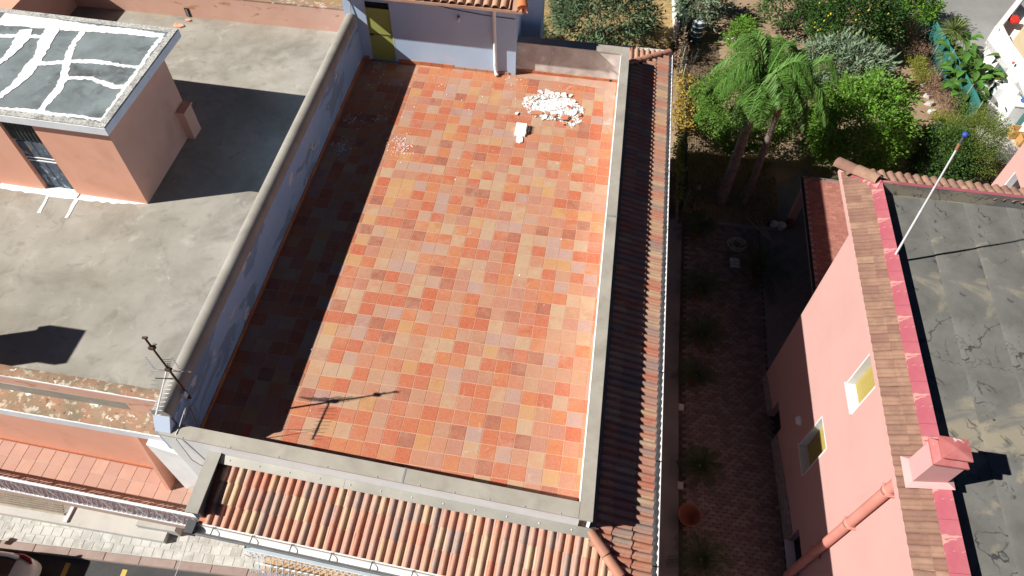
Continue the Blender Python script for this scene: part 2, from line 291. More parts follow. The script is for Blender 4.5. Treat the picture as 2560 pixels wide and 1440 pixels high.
m_netting = mat('dark_green_netting', (.03,.075,.06), (.045,.10,.08), 5, .8, .1, trans=.3)
m_teal = mat('teal_shade_net', (.035,.17,.15), (.05,.23,.20), 3, .8, .2, 80, trans=.35, stains=[((.12,.30,.27),2,.6,.75,.5)])
m_wood = mat('weathered_wood', (.42,.37,.30), (.33,.28,.22), 5, .9, .3, 40)
m_orangewood = mat('orange_pine_board', (.45,.24,.08), (.5,.28,.11), 5, .7, .1, 40)
m_appl = mat('white_enamel', (.72,.74,.76), (.66,.68,.70), 2, .4, 0, spec=.5)
m_bluecloth = mat('blue_plastic_sheet', (.03,.06,.30), (.04,.09,.38), 6, .5, .3, 20)
m_hose = mat('pale_garden_hose', (.42,.43,.36), (.48,.48,.40), 5, .6, 0)
m_ribbed = mat('beige_ribbed_roof', (.56,.45,.28), (.62,.51,.34), 3, .8, .2, 40)
m_tealglass = mat('teal_window_glass', (.03,.09,.09), (.05,.13,.12), 2, .15, 0, spec=.7)
m_wire = mat('grey_cable', (.30,.30,.31), (.36,.36,.36), 5, .7, 0)
m_wirew = mat('white_cable', (.66,.66,.66), (.6,.6,.6), 5, .6, 0)
m_wired = mat('dark_cable', (.04,.04,.04), (.05,.05,.05), 5, .7, 0)
m_canopy = dimmat('red_brown_canopy_tile', (.40,.16,.125), (.47,.21,.165), 3, .85, .3, 50, vary=.13)
def leafm(n, a, b, v=.45, tr=.3): return mat(n, tuple(x*1.15 for x in a), tuple(x*1.15 for x in b), 1.2, .55, 0, vary=v, trans=tr, spec=.35)
m_lemon = leafm('bright_lemon_leaf', (.10,.21,.022), (.15,.28,.035))
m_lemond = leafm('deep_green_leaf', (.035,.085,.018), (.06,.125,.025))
m_hedge = leafm('fresh_green_leaf', (.10,.20,.03), (.13,.24,.04))
m_loquat = leafm('grey_green_leaf', (.12,.175,.10), (.18,.24,.155), .4, .15)
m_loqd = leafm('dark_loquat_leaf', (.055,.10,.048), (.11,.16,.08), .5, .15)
m_frond = leafm('palm_leaflet', (.085,.19,.035), (.14,.26,.05), .4, .3)
m_cycad = leafm('cycad_leaflet', (.022,.045,.014), (.035,.06,.018), .3, .2)
m_vine = leafm('autumn_vine_leaf', (.33,.20,.045), (.26,.20,.04), .5, .3)
m_vineg = leafm('olive_vine_leaf', (.13,.15,.03), (.18,.17,.035), .4, .3)
m_dry = leafm('dry_brown_foliage', (.26,.145,.10), (.33,.21,.145), .35, .15)
m_yelgr = leafm('yellow_green_foliage', (.23,.22,.035), (.18,.20,.03), .35, .3)
m_feath = leafm('feathery_green_foliage', (.10,.16,.025), (.16,.19,.03), .4, .3)
m_strel = leafm('broad_glossy_leaf', (.06,.15,.022), (.10,.20,.035), .35, .3)
m_yucca = leafm('yucca_blade', (.11,.16,.035), (.17,.21,.06), .35, .2)
m_fruit = mat('lemon_fruit', (.62,.48,.04), (.6,.5,.06), 3, .5, .05)

# ---------------------------------------------------------------- THE SETTING
zc = -7.4                                                  # courtyard and garden level
def gz(y): return zc if y > -3.4 else min(-6.66, zc+.105*(-3.4-y))
b = MB(); b.add([(-60,-60,-7.7),(70,-60,-7.7),(70,80,-7.7),(-60,80,-7.7)],[(0,1,2,3)])
g = obj('ground', b, m_soil); g['kind'] = 'structure'
nx, ny = 46, 60; b = MB(); vs = []
for j in range(ny+1):
    for i in range(nx+1):
        x = lerp(7.6, 34, i/nx); y = lerp(5.4, 40, j/ny)
        vs.append((x, y, zc+.06*mnoise.noise((x*.8,y*.8,0))+.02*mnoise.noise((x*4,y*4,3))))
b.add(vs, [(j*(nx+1)+i, j*(nx+1)+i+1, (j+1)*(nx+1)+i+1, (j+1)*(nx+1)+i) for j in range(ny) for i in range(nx)], True)
g = obj('garden_soil', b, m_soil); g['kind'] = 'structure'
b = MB(); vs = []
for j in range(41):
    for i in range(41):
        x = lerp(-16, 7.55, i/40); y = lerp(2.0, 40, j/40); vs.append((x, y, zc+.07*mnoise.noise((x*1.2,y*1.2,0))))
b.add(vs, [(j*41+i, j*41+i+1, (j+1)*41+i+1, (j+1)*41+i) for j in range(40) for i in range(40)], True)
g = obj('dry_grass_field', b, m_straw); g['kind'] = 'structure'
b = MB()
for k in range(9000):
    x = random.uniform(1.5,7.4); y = random.uniform(9,24); a = random.uniform(0,6.3); l = random.uniform(.08,.3)
    p = Vector((x,y,zc+.04)); d = Vector((math.cos(a),math.sin(a),random.uniform(.05,.7)))*l; s_ = Vector((-math.sin(a),math.cos(a),0))*.012
    b.add([p-s_,p+s_,p+d], [(0,1,2)])
g = obj('dry_grass_stubble', b, m_straw); g['kind'] = 'stuff'
b = MB(); b.box(7.9,2.95,zc-.2,11.75,5.45,zc+.012)
g = obj('lawn_bed', b, m_soil); g['kind'] = 'structure'
b = MB()
for k in range(14000):
    x = random.uniform(7.95,11.7); y = random.uniform(3.0,6.6); a = random.uniform(0,6.3); l = random.uniform(.04,.1)
    p = Vector((x,y,zc+.01)); d = Vector((math.cos(a)*.5,math.sin(a)*.5,1))*l; s_ = Vector((-math.sin(a),math.cos(a),0))*.006
    b.add([p-s_,p+s_,p+d], [(0,1,2)])
g = obj('lawn_grass', b, m_lawn); g['kind'] = 'stuff'
# courtyard bed and strip
b = MB(); ys = [-11.2,-10.46,-3.4,2.9]
b.add([(x,y,gz(y)-.02) for y in ys for x in (6.0,8.2,11.4)], [(3*j+i,3*j+i+1,3*j+i+4,3*j+i+3) for j in range(3) for i in range(2)])
court = obj('courtyard_paving', b, m_sand); court['kind'] = 'structure'
b = MB(); b.add([(x,y,gz(y)+(.05)) for y in ys for x in (5.2,8.12)]+[(8.12,y,gz(y)-.05) for y in ys], [(2*j,2*j+1,2*j+3,2*j+2) for j in range(3)]+[(2*j+1,8+j,9+j,2*j+3) for j in range(3)])
g = obj('concrete_strip', b, m_cement); g['kind'] = 'structure'
# diagonal stone path beside the canopy
b = MB(); b.box(10.98,-3.3,zc-.2,13.5,6.5,zc-.004); path = obj('stone_path', b, m_cement); path['kind'] = 'structure'
sl = MB(); sl.box(-.2,-.2,0,.2,.2,.02,.008); slm = mesh_of('flagstone', sl, m_cement)
for i in range(-2,11):
    for j in range(-2,11):
        x = 11.3+.3*(i-j)*.96+.9; y = -3.4+.3*(i+j)*.96
        if 11.3 < x < 13.2 and -3.1 < y < 6.2: inst('flagstone', slm, path, (x,y,zc-.003), (random.uniform(-.01,.01),0,math.pi/4))
# interlocking pavers: zig-zag edged blocks laid in running bond
PW, PH = .205, .116
prof = [(0,0),(.5,0),(1,0)]
def paver_poly(x, y):
    hw, hh, n = PW/2-.005, PH/2-.005, .018
    return [(x-hw,y-hh),(x-hw*.4,y-hh),(x-hw*.15,y-hh+n),(x+hw*.4,y-hh+n),(x+hw*.55,y-hh),(x+hw,y-hh),(x+hw,y+hh),(x+hw*.55,y+hh),(x+hw*.4,y+hh+n),(x-hw*.15,y+hh+n),(x-hw*.4,y+hh),(x-hw,y+hh)]
pv = MB(); pv.prism([(p[0],p[1]) for p in paver_poly(0,0)], -.04, .0); pme = mesh_of('paver', pv, m_paver)
cells = []
for j in range(-108, 25):
    for i in range(13):
        x = 8.24+PW*(i+.5)+(PW/2 if j % 2 else 0); y = PH*j
        if x < 10.93+.03*(-3.4-y)*(y < -3.4): cells.append((x,y))
cells.sort(key=lambda c: c[1])
vis = [c for c in cells if -9.9 < c[1] < -3.6 and c[0] > 8.9]; vis.sort(key=lambda c: c[1]); single = set(vis[:300]); stf = MB()
for c in cells:
    zz = gz(c[1])+random.uniform(-.003,.003)
    if c in single:
        inst('paver', pme, court, (c[0],c[1],zz), (0 if c[1] > -3.4 else -math.atan(.105),0,0))
    else:
        q = paver_poly(*c); n = len(q)
        stf.add([(p[0],p[1],gz(p[1])+zz-gz(c[1])) for p in q]+[(p[0],p[1],gz(p[1])-.03) for p in q], [tuple(range(n))]+[(i+n,(i+1)%n+n,(i+1)%n,i) for i in range(n)])
obj('paver_field', stf, m_paver, court, kind='stuff')
b = MB(); b.box(8.3,2.86,zc-.1,11.6,3.0,zc+.12,.01); g = obj('lawn_kerb', b, m_cement); g['kind'] = 'structure'

# street: asphalt, kerb, pavement
sd_ = Vector((6.85,.33,0)).normalized(); sn = Vector((-sd_.y,sd_.x,0)); s0 = Vector((-9.475,-12.08,0))   # inner line of the kerb stones
def S(u, v, z): p = s0+sd_*u+sn*v; return (p.x,p.y,z)
def sbox(mb, u0,u1,v0,v1,z0,z1, bev=0):
    if bev: b_ = bev; mb.add([S(u0,v0,z0),S(u1,v0,z0),S(u1,v1,z0),S(u0,v1,z0),S(u0,v0,z1-b_),S(u1,v0,z1-b_),S(u1,v1,z1-b_),S(u0,v1,z1-b_),S(u0+b_,v0+b_,z1),S(u1-b_,v0+b_,z1),S(u1-b_,v1-b_,z1),S(u0+b_,v1-b_,z1)],[(0,1,5,4),(1,2,6,5),(2,3,7,6),(3,0,4,7),(4,5,9,8),(5,6,10,9),(6,7,11,10),(7,4,8,11),(8,9,10,11)])
    else: mb.hexa([S(u0,v0,z0),S(u1,v0,z0),S(u1,v1,z0),S(u0,v1,z0)],[S(u0,v0,z1),S(u1,v0,z1),S(u1,v1,z1),S(u0,v1,z1)])
zs_ = -6.62
b = MB(); sbox(b,-14,24,-9,-.16,-7.2,zs_-.13); g = obj('street_asphalt', b, m_asph); g['kind'] = 'structure'
b = MB()
for k in (3.38,1.86,.3,4.95): sbox(b,k,k+.13,-2.4,-.28,zs_-.13,zs_-.126)
g = obj('parking_lines', b, m_yellow); g['kind'] = 'structure'
kb = MB(); sbox(kb,-14,24,-.16,-.15,-7,zs_-.03); kerb = obj('kerb', kb, m_kerb); kerb['kind'] = 'structure'
for k in range(-4,22):
    b = MB(); sbox(b, k*.95+.004, (k+1)*.95-.004, -.148, .06, -7, zs_+.008+random.uniform(-.003,.003), .012); obj('kerb_stone', b, m_kerb, kerb, at=S(k*.95,0,zs_))
b = MB(); sbox(b,-14,14.8,.06,1.9,-7.2,zs_-.012); walk = obj('pavement', b, m_walk); walk['kind'] = 'structure'
for i in range(-3,42):
    for j in range(6):
        u = i*.27+(.13 if j % 2 else 0); v = .07+j*.235
        if u > 9.6: continue
        b = MB(); a_,b_2,c_2,d_2 = [random.uniform(.004,.022) for _ in range(4)]; sbox(b, u+a_,u+.27-b_2,v+c_2,v+.235-d_2,zs_-.05,zs_-.004+random.uniform(-.002,.002),.003); obj('paving_slab', b, m_slabstone, walk, at=S(u,v,zs_))
# far road behind the garden
b = MB(); q = [P(2330,-60,zc),P(2700,-60,zc),P(2700,90,zc),P(2500,70,zc),P(2420,175,zc),P(2300,120,zc)]; b.prism([(p.x,p.y) for p in q], zc-.1, zc+.1)
g = obj('back_road', b, m_road2); g['kind'] = 'structure'
b = MB(); q = [P(2430,120,zc),P(2640,120,zc),P(2700,420,zc),P(2480,480,zc),P(2440,330,zc),P(2420,200,zc)]; b.prism([(p.x,p.y) for p in q], zc-.1, zc+.09)
g = obj('concrete_yard', b, m_walk); g['kind'] = 'structure'

# ---------------------------------------------------------------- THE TERRACE HOUSE
T = .31
def xr(y): return lerp(4.92, 5.05, (.9-y)/12.35)             # inner face of the right parapet
def xo(y): return lerp(5.085, 5.235, (1.13-y)/12.8)          # its outer face
def yf(x): return lerp(-11.16, -11.425, (x+2.0)/7.03)        # inner face of the front parapet
def yo(x): return lerp(-11.345, -11.665, (x+2.4)/7.65)       # its outer face
house = thing('terrace_house', (1.5,-5,-7.4), 'flat roofed house with a big orange and terracotta tiled terrace and tiled eaves', 'house')
b = MB()                                                     # body of the house under the terrace
b.hexa([(-2.42,-11.33,-7.4),(5.23,-11.65,-7.4),(5.085,1.13,-7.4),(-2.42,1.0,-7.4)], [(-2.42,-11.33,-.03),(5.23,-11.65,-.03),(5.085,1.13,-.03),(-2.42,1.0,-.03)])
obj('wall', b, m_white, house)
b = MB(); b.add([(-2.25,-11.3,-.005),(5.12,-11.55,-.005),(4.98,1.0,-.005),(-2.25,.8,-.005)], [(0,1,2,3)])
floor = obj('terrace_floor', b, m_grout, house)
tb = MB(); h_ = T/2-.0045; bv = .004
tb.add([(-h_,-h_,-.01),(h_,-h_,-.01),(h_,h_,-.01),(-h_,h_,-.01),(-h_+bv,-h_+bv,0),(h_-bv,-h_+bv,0),(h_-bv,h_-bv,0),(-h_+bv,h_-bv,0)],[(0,1,5,4),(1,2,6,5),(2,3,7,6),(3,0,4,7),(4,5,6,7)])
tme = mesh_of('floor_tile', tb, m_tile); n1 = 0; stf = MB()
for j in range(-38, 3):
    for i in range(-7, 17):
        x0, x1, y0, y1 = T*i, T*(i+1), T*j, T*(j+1); xc = (x0+x1)/2
        y0 = max(y0, yf(xc)-.06); y1 = min(y1, .70 if xc < 2.1 else .875); x1 = min(x1, xr((y0+y1)/2)+.04)
        if y1-y0 < .02 or x1-x0 < .02: continue
        cx, cy, sx, sy = (x0+x1)/2, (y0+y1)/2, (x1-x0)/T, (y1-y0)/T
        tl = (random.gauss(0,.0022), random.gauss(0,.0022)); dz = random.uniform(-.001,.0012)
        if n1 < 300:
            inst('floor_tile', tme, floor, (cx,cy,dz), (tl[0],tl[1],random.gauss(0,.004)), (sx,sy,1)); n1 += 1
        else:
            stf.add([Vector((cx+v.x*sx, cy+v.y*sy, v.z+dz+v.y*tl[0]-v.x*tl[1])) for v in tb.v], tb.f)
obj('floor_tiles', stf, m_tile, floor, kind='stuff')
b = MB()                                                     # cement smears where tiles were lifted
q = [P(1540,212,.004),P(1512,208,.004),P(1508,262,.004),P(1507,312,.004),P(1530,314,.004)]; b.add([(p.x,p.y,.006) for p in q], [tuple(range(5))])
q = [P(1290,190,0),P(1340,186,0),P(1540,206,0),P(1540,232,0),P(1520,225,0),P(1490,220,0),P(1440,212,0),P(1400,206,0),P(1370,203,0),P(1330,199,0)]
b.add([(p.x,min(p.y,.86),.005) for p in q], [tuple(range(len(q)-1,-1,-1))])
obj('cement_patch', b, m_cempatch, house)
# parapets
b = MB(); b.hexa([(xr(-11.42),-11.42,-.03),(xo(-11.66),-11.66,-.03),(xo(1.13),1.13,-.03),(xr(.88),.88,-.03)], [(xr(-11.42),-11.42,.91),(xo(-11.66),-11.66,.91),(xo(1.13),1.13,.91),(xr(.88),.88,.91)])
obj('side_parapet', b, m_white, house)
b = MB(); b.hexa([(-2.42,yo(-2.42),-.03),(xr(-11.42)-.002,yo(5.05),-.03),(xr(-11.42)-.002,yf(5.05),-.03),(-2.42,yf(-2.42),-.03)], [(-2.42,yo(-2.42),.91),(xr(-11.42)-.002,yo(5.05),.91),(xr(-11.42)-.002,yf(5.05),.91),(-2.42,yf(-2.42),.91)])
obj('front_parapet', b, m_white, house)
b = MB(); b.box(2.093,.89,-.03,4.918,1.13,.91); obj('back_parapet', b, m_dirtywhite, house)
for k in range(9):                                           # red skirting at the back parapet
    b = MB(); b.box(2.1+k*T+.004,.868,.0,min(2.1+(k+1)*T-.004,4.915),.889,.085+random.uniform(-.004,.004),.004); obj('skirting_tile', b, m_skirt, house, at=(2.1+k*T,.87,0))
b = MB(); b.tube([(4.72,.874,.04),(4.72,.863,.04)], .035, 10); obj('drain_hole', b, m_black, house)
# sheet-metal caps of the parapets, in overlapping lengths
cz = .912
def cap(name, a, bb, c, d, m=m_metal, z=cz, t=.035): 
    mb = MB(); mb.hexa([(p[0],p[1],z) for p in (a,bb,c,d)], [(p[0],p[1],z+t) for p in (a,bb,c,d)]); return obj(name, mb, m, house, at=(a[0],a[1],z))
ycut = [-11.70,-4.95,1.16]
for k in range(2):
    y0,y1 = ycut[k],ycut[k+1]-.004
    cap('parapet_cap', (xr(y0)-.02,y0),(xo(y0)+.025,y0),(xo(y1)+.025,y1),(xr(y1)-.02,y1))
b = MB(); b.box(xr(-4.95)-.024,-4.985,cz+.036,xo(-4.95)+.029,-4.925,cz+.041); obj('cap_joint', b, m_steel, house)
xcut = [-2.40,2.02,xr(-11.4)-.022]
for k in range(2):
    x0,x1 = xcut[k],xcut[k+1]-.003
    cap('parapet_cap', (x0,yo(x0)-.025),(x1,yo(x1)-.025),(x1,yf(x1)+.02),(x0,yf(x0)+.02), z=cz+.002)
    for q in range(5):                                       # fold lip with screw heads on the outer edge
        xx = lerp(x0,x1,(q+.5)/5); b = MB(); b.lathe((xx,yo(xx)-.012,cz+.037),[(.0,.014),(.009,.012),(.013,0)],8); obj('screw_head', b, m_steel, house)
b = MB(); b.box(2.0,yo(2.0)-.03,cz+.0375,2.035,yf(2.0)+.024,cz+.043); obj('cap_joint', b, m_steel, house)
cap('parapet_cap', (2.095,.87),(xr(.9)-.021,.87),(xr(.9)-.021,1.155),(2.095,1.155), z=cz+.003)
b = MB()                                                     # thin white upstand seal on the inner edge of the right cap
b.hexa([(xr(-11.4)-.032,-11.39,.80),(xr(-11.4)-.012,-11.39,.80),(xr(.85)-.012,.86,.80),(xr(.85)-.032,.86,.80)],[(xr(-11.4)-.032,-11.39,.951),(xr(-11.4)-.021,-11.39,.951),(xr(.85)-.021,.86,.951),(xr(.85)-.032,.86,.951)])
obj('cap_edge_trim', b, m_paint, house)
# roof slopes
def rtile(p=.155, L=.40, R=.052, H=.055, th=.014, sag=.006):
    mb = MB(); pts = []
    fl = p-2*R
    for k in range(8): a = math.pi*k/7; pts.append((-p/2+R-R*math.cos(a), H*math.sin(a)))
    pts += [(-p/2+2*R+fl*.3, -.004), (-p/2+2*R+fl*.7, -.004), (p/2+.006, .010)]
    n = len(pts); lift = .022
    vs = [(x,0,z+lift) for x,z in pts]+[(x*(.97),L,z*.92) for x,z in pts]+[(x,0,z+lift-th) for x,z in pts]
    mb.add(vs, [(i,i+1,n+i+1,n+i) for i in range(n-1)], True); mb.add([vs[i] for i in range(n)]+[vs[2*n+i] for i in range(n)], [(i+n,i+1+n,i+1,i) for i in range(n-1)])
    return mb
def slope(parent, e0, e1, rise_dir, rows, pitch, step, me, keep, quota=9999, name='roof_tile', tname='roof_tiles', m=None, src=None, jz=.003):
    e0 = Vector(e0); e1 = Vector(e1); X = (e1-e0).normalized(); Y = Vector(rise_dir); Y = (Y-X*Y.dot(X)).normalized(); Z = X.cross(Y)
    n = int((e1-e0).length/pitch); items = []
    for k in range(n):
        for r in range(rows):
            p = e0+X*(pitch*(k+.5))+Y*(r*step)+Z*random.uniform(-jz,jz)
            if keep(p+Y*step*.5): items.append((p,r))
    R_ = Matrix((X,Y,Z)).transposed(); eu = R_.to_euler(); sf = MB(); cnt = 0
    items.sort(key=lambda it: (it[0]-CAM).length)
    for p,r in items:
        if cnt < quota:
            rr = (R_ @ Euler((random.gauss(0,.006),0,random.gauss(0,.008))).to_matrix()).to_euler()
            inst(name, me, parent, p, rr); cnt += 1
        else: sf.add([p+R_@v for v in src.v], src.f, True)
    if sf.v: obj(tname, sf, m, parent, kind='stuff')
    return cnt
rsrc = rtile(); rme = mesh_of('roof_tile', rsrc, m_roof)
zt, ze = .40, .10
hipA = (Vector((5.235,-11.665,zt)), Vector((6.36,-12.86,ze))); hipB = (Vector((5.09,1.13,zt)), Vector((6.24,2.30,ze)))
def side(a, b_, p): return (b_.x-a.x)*(p.y-a.y)-(b_.y-a.y)*(p.x-a.x)
b = MB(); fa, fb = (-1.5,-12.50), (6.36,-12.86)
b.add([(-1.5,yo(-1.5),zt-.03),(5.235,-11.665,zt-.03),(6.36,-12.86,ze-.03),(-1.5,-12.50,ze-.03),(-1.5,-12.5,ze-.12),(6.36,-12.86,ze-.12)], [(3,2,1,0),(4,5,2,3)])
front_roof = obj('front_roof', b, m_skirt, house)
b = MB(); b.add([(5.235,-11.665,zt-.03),(5.09,1.13,zt-.03),(6.24,2.3,ze-.03),(6.36,-12.86,ze-.03),(6.36,-12.86,ze-.12),(6.24,2.3,ze-.12)], [(3,2,1,0),(4,5,2,3)])
side_roof = obj('side_roof', b, m_skirt, house)
b = MB(); b.add([(2.6,1.13,zt-.03),(2.6,2.3,ze-.03),(6.24,2.3,ze-.03),(5.09,1.13,zt-.03)], [(3,2,1,0)])
back_roof = obj('back_roof', b, m_skirt, house)
c1 = slope(front_roof, (-1.36,-12.52,ze), (6.36,-12.87,ze), (0,1.17,zt-ze), 3, .1555, .375, rme, lambda p: side(*hipA,p) < 0.0)
c2 = slope(side_roof, (6.365,-12.87,ze), (6.25,2.28,ze), (-1.15,0,zt-ze), 3, .158, .375, rme, lambda p: side(*hipA,p) > 0 and side(*hipB,p) < 0, 300-c1, m=m_roof, src=rsrc)
slope(back_roof, (6.2,2.29,ze), (2.8,2.29,ze), (0,-1.17,zt-ze), 3, .157, .375, rme, lambda p: side(*hipB,p) > 0 and p.y > 1.2, 12, m=m_roof, src=rsrc)
def ridge(parent, a, b_, n, r0=.085, r1=.07, m=m_ridge, lift=.045):
    a = Vector(a); b_ = Vector(b_)
    for k in range(n):
        p0 = lerp(a,b_,k/n); p1 = lerp(a,b_,(k+1.12)/n); d = (p1-p0).normalized(); s_ = d.cross(Vector((0,0,1))).normalized(); u = s_.cross(d); mb = MB(); L = []
        for (p,r,l) in ((p0,r1,lift),(p1,r0,lift+.02)):
            L.append([p+s_*(r*1.15*math.cos(math.pi*i/9))+u*(r*.95*math.sin(math.pi*i/9)+l-.03) for i in range(10)])
        mb.add(L[0]+L[1], [(i,i+1,11+i,10+i) for i in range(9)], True)
        inn = [q-u*.016 for q in L[1]]; mb.add(L[1]+inn, [(i,i+1,11+i,10+i) for i in range(9)]); mb.add(L[1], [tuple(range(10))])
        obj('ridge_tile', mb, m, parent, at=p0)
ridge(side_roof, hipA[0]+Vector((.02,-.02,.03)), hipA[1], 4); ridge(side_roof, hipB[0]+Vector((.02,.02,.03)), hipB[1], 4)
b = MB(); b.lathe(hipB[1]+Vector((-.05,-.05,.02)), [(.0,.09),(.06,.075),(.09,.03),(.1,-.02)], 14); obj('ridge_end', b, m_ridge, house)
# flashings where the slopes meet the parapets
def strip(name, pts_in, pts_out, m, parent=house, th=.004):
    mb = MB(); n = len(pts_in)
    for i in range(n-1):
        a,b2,c,d = pts_in[i],pts_in[i+1],pts_out[i+1],pts_out[i]
        mb.hexa([Vector(d)-Vector((0,0,th)),Vector(c)-Vector((0,0,th)),Vector(b2)-Vector((0,0,th)),Vector(a)-Vector((0,0,th))],[d,c,b2,a])
    return obj(name, mb, m, parent)
for x0,x1 in ((-1.38,.93),(.935,5.28)):
    strip('roof_flashing', [(x0,yo(x0)-.004,.505),(x1,yo(x1)-.004,.505)], [(x0,yo(x0)-.16,.462),(x1,yo(x1)-.16,.462)], m_metal2)
for q in range(12):
    xx = -1.2+q*.56; yy = yo(xx)-.075; b = MB(); b.lathe((xx,yy,.484),[(.022,-.002),(.02,.002),(.008,.004),(.007,.012),(0,.014)],8); obj('flashing_bolt', b, m_steel, house)
strip('roof_flashing', [(xo(-11.66)+.004,-11.63,.51),(xo(1.1)+.004,1.1,.51)], [(xo(-11.66)+.13,-11.75,.462),(xo(1.1)+.13,1.22,.462)], m_darkmetal)  # side flashing: its shade is put into the colour with dark metal
# verge wall at the left end of the front slope
b = MB(); b.hexa([(-1.58,-12.42,-.1),(-1.42,-12.42,-.1),(-1.42,-11.36,-.1),(-1.58,-11.36,-.1)],[(-1.58,-12.42,.44),(-1.42,-12.42,.44),(-1.42,-11.40,.53),(-1.58,-11.40,.53)]); obj('verge_wall', b, m_darkmetal, house)  # dark colour stands in for the shadow on the wall's right side
b = MB(); b.hexa([(-1.62,-12.47,.443),(-1.39,-12.47,.443),(-1.37,-11.385,.534),(-1.61,-11.38,.534)],[(-1.62,-12.47,.47),(-1.39,-12.47,.47),(-1.37,-11.385,.56),(-1.61,-11.38,.56)]); obj('verge_cap', b, m_metal2, house)
# gutters: open half-round channels hung on straps
def gutter(parent, a, b_, out, w_, m_in, m_rim, strap=.66, depth=.09, rim=.012):
    a = Vector(a); b_ = Vector(b_); o = Vector(out).normalized(); mb = MB(); L = []
    for p in (a,b_): L.append([p+o*(w_/2-w_/2*math.cos(math.pi*i/8))-Vector((0,0,depth*math.sin(math.pi*i/8))) for i in range(9)])
    I = [[v+((a if k == 0 else b_)+o*w_/2-v)*.06 for v in L[k]] for k in (0,1)]
    mb.add(L[0]+L[1], [(i,9+i,10+i,i+1) for i in range(8)], True); mb.add(I[0]+I[1], [(i,i+1,10+i,9+i) for i in range(8)], True)
    for k in (0,1): mb.add(L[k], [tuple(range(9))])
    gt = obj('gutter', mb, m_in, parent, at=a)
    mb = MB(); mb.tube([a+o*w_, b_+o*w_], rim, 8); obj('gutter_rim', mb, m_rim, gt)
    n = int((b_-a).length/strap)
    for k in range(n):
        p = lerp(a,b_,(k+.5)/n); mb = MB(); mb.bar(p-o*.02+Vector((0,0,.012)), p+o*(w_+.008)+Vector((0,0,.016)), .022, .004); obj('gutter_strap', mb, m_darkmetal, gt)
    return gt
gutter(house, (-1.55,-12.545,.075), (6.35,-12.90,.075), (-.045,-1,0), .15, m_white, m_darkgrey, rim=.024)
gutter(house, (6.375,-12.95,.07), (6.255,2.32,.07), (1,.008,0), .125, m_white, m_white, strap=1.9)
gutter(house, (6.3,2.33,.07), (2.8,2.31,.07), (0,1,0), .12, m_white, m_white, strap=1.6)
b = MB(); b.box(-1.66,-12.72,-.03,-1.50,-12.50,.14); obj('gutter_end_box', b, m_darkmetal, house)
b = MB(); b.hexa([(-1.5,-12.53,-.25),(6.3,-12.88,-.25),(6.3,-12.84,-.25),(-1.5,-12.49,-.25)],[(-1.5,-12.53,.065),(6.3,-12.88,.065),(6.3,-12.84,.065),(-1.5,-12.49,.065)]); obj('fascia_board', b, m_white, house)
# lower balcony of the house with a bellied wrought-iron railing
zb = -3.05
b = MB(); b.hexa([(-1.25,-12.42,zb-.2),(7,-12.75,zb-.2),(7,-11.6,zb-.2),(-1.25,-11.34,zb-.2)],[(-1.25,-12.42,zb),(7,-12.75,zb),(7,-11.6,zb),(-1.25,-11.34,zb)]); balc = obj('balcony_floor', b, m_grout, house)
bt = MB(); bt.box(-.096,-.096,-.01,.096,.096,.006,.004); btm = mesh_of('balcony_tile', bt, mat('tan_balcony_tile', (.50,.36,.22), (.44,.30,.18), 5, .8, .2, 50, vary=.1))
for i in range(34):
    for j in range(5):
        x = -1.12+.2*i; y = -12.34-.04*(x+1.25)+.2*j
        if x < 5.4: inst('balcony_tile', btm, balc, (x,y,zb+.003), (0,0,-.04))
rail = MB(); ra, rb = Vector((-1.36,-12.30,-2.02)), Vector((7,-12.62,-2.02)); rail.bar(ra, rb, .075, .03); rl = obj('railing', rail, m_bluegrey, house)
b = MB(); b.bar(ra+Vector((0,-.045,.012)), rb+Vector((0,-.045,.012)), .014, .03); obj('rail_edge', b, m_iron, rl)
b = MB(); b.bar(ra+Vector((0,-.04,-.93)), rb+Vector((0,-.04,-.93)), .03, .02); b.bar(ra+Vector((0,.06,-.4)), rb+Vector((0,.06,-.4)), .02, .012); b.bar(ra, ra+Vector((.04,.92,0)), .07, .03); obj('lower_rail', b, m_iron, rl)
bb = MB(); pts = [(0,0,0),(0,-.015,-.2),(0,-.03,-.42),(0,-.16,-.62),(0,-.27,-.78),(0,-.2,-.9),(0,-.04,-.94)]
bb.tube(pts, .0085, 5)
for s_ in (-1,1):                                            # pair of small scrolls on every bar
    bb.tube([(0,-.03,-.30),(.035*s_,-.03,-.25),(.055*s_,-.03,-.29),(.04*s_,-.03,-.33),(.02*s_,-.03,-.3)], .006, 4)
    bb.tube([(0,-.13,-.60),(.035*s_,-.2,-.7),(.06*s_,-.25,-.8),(.035*s_,-.26,-.86),(.01*s_,-.25,-.8)], .006, 4)
bm_ = mesh_of('baluster', bb, m_iron); n = 64
for k in range(n):
    p = lerp(ra,rb,(k+.5)/n); inst('baluster', bm_, rl, p, (0,0,-.04))
for k in range(8):
    p = lerp(ra, ra+Vector((.04,.92,0)), (k+.5)/8); inst('baluster', bm_, rl, p, (0,0,-math.pi/2))
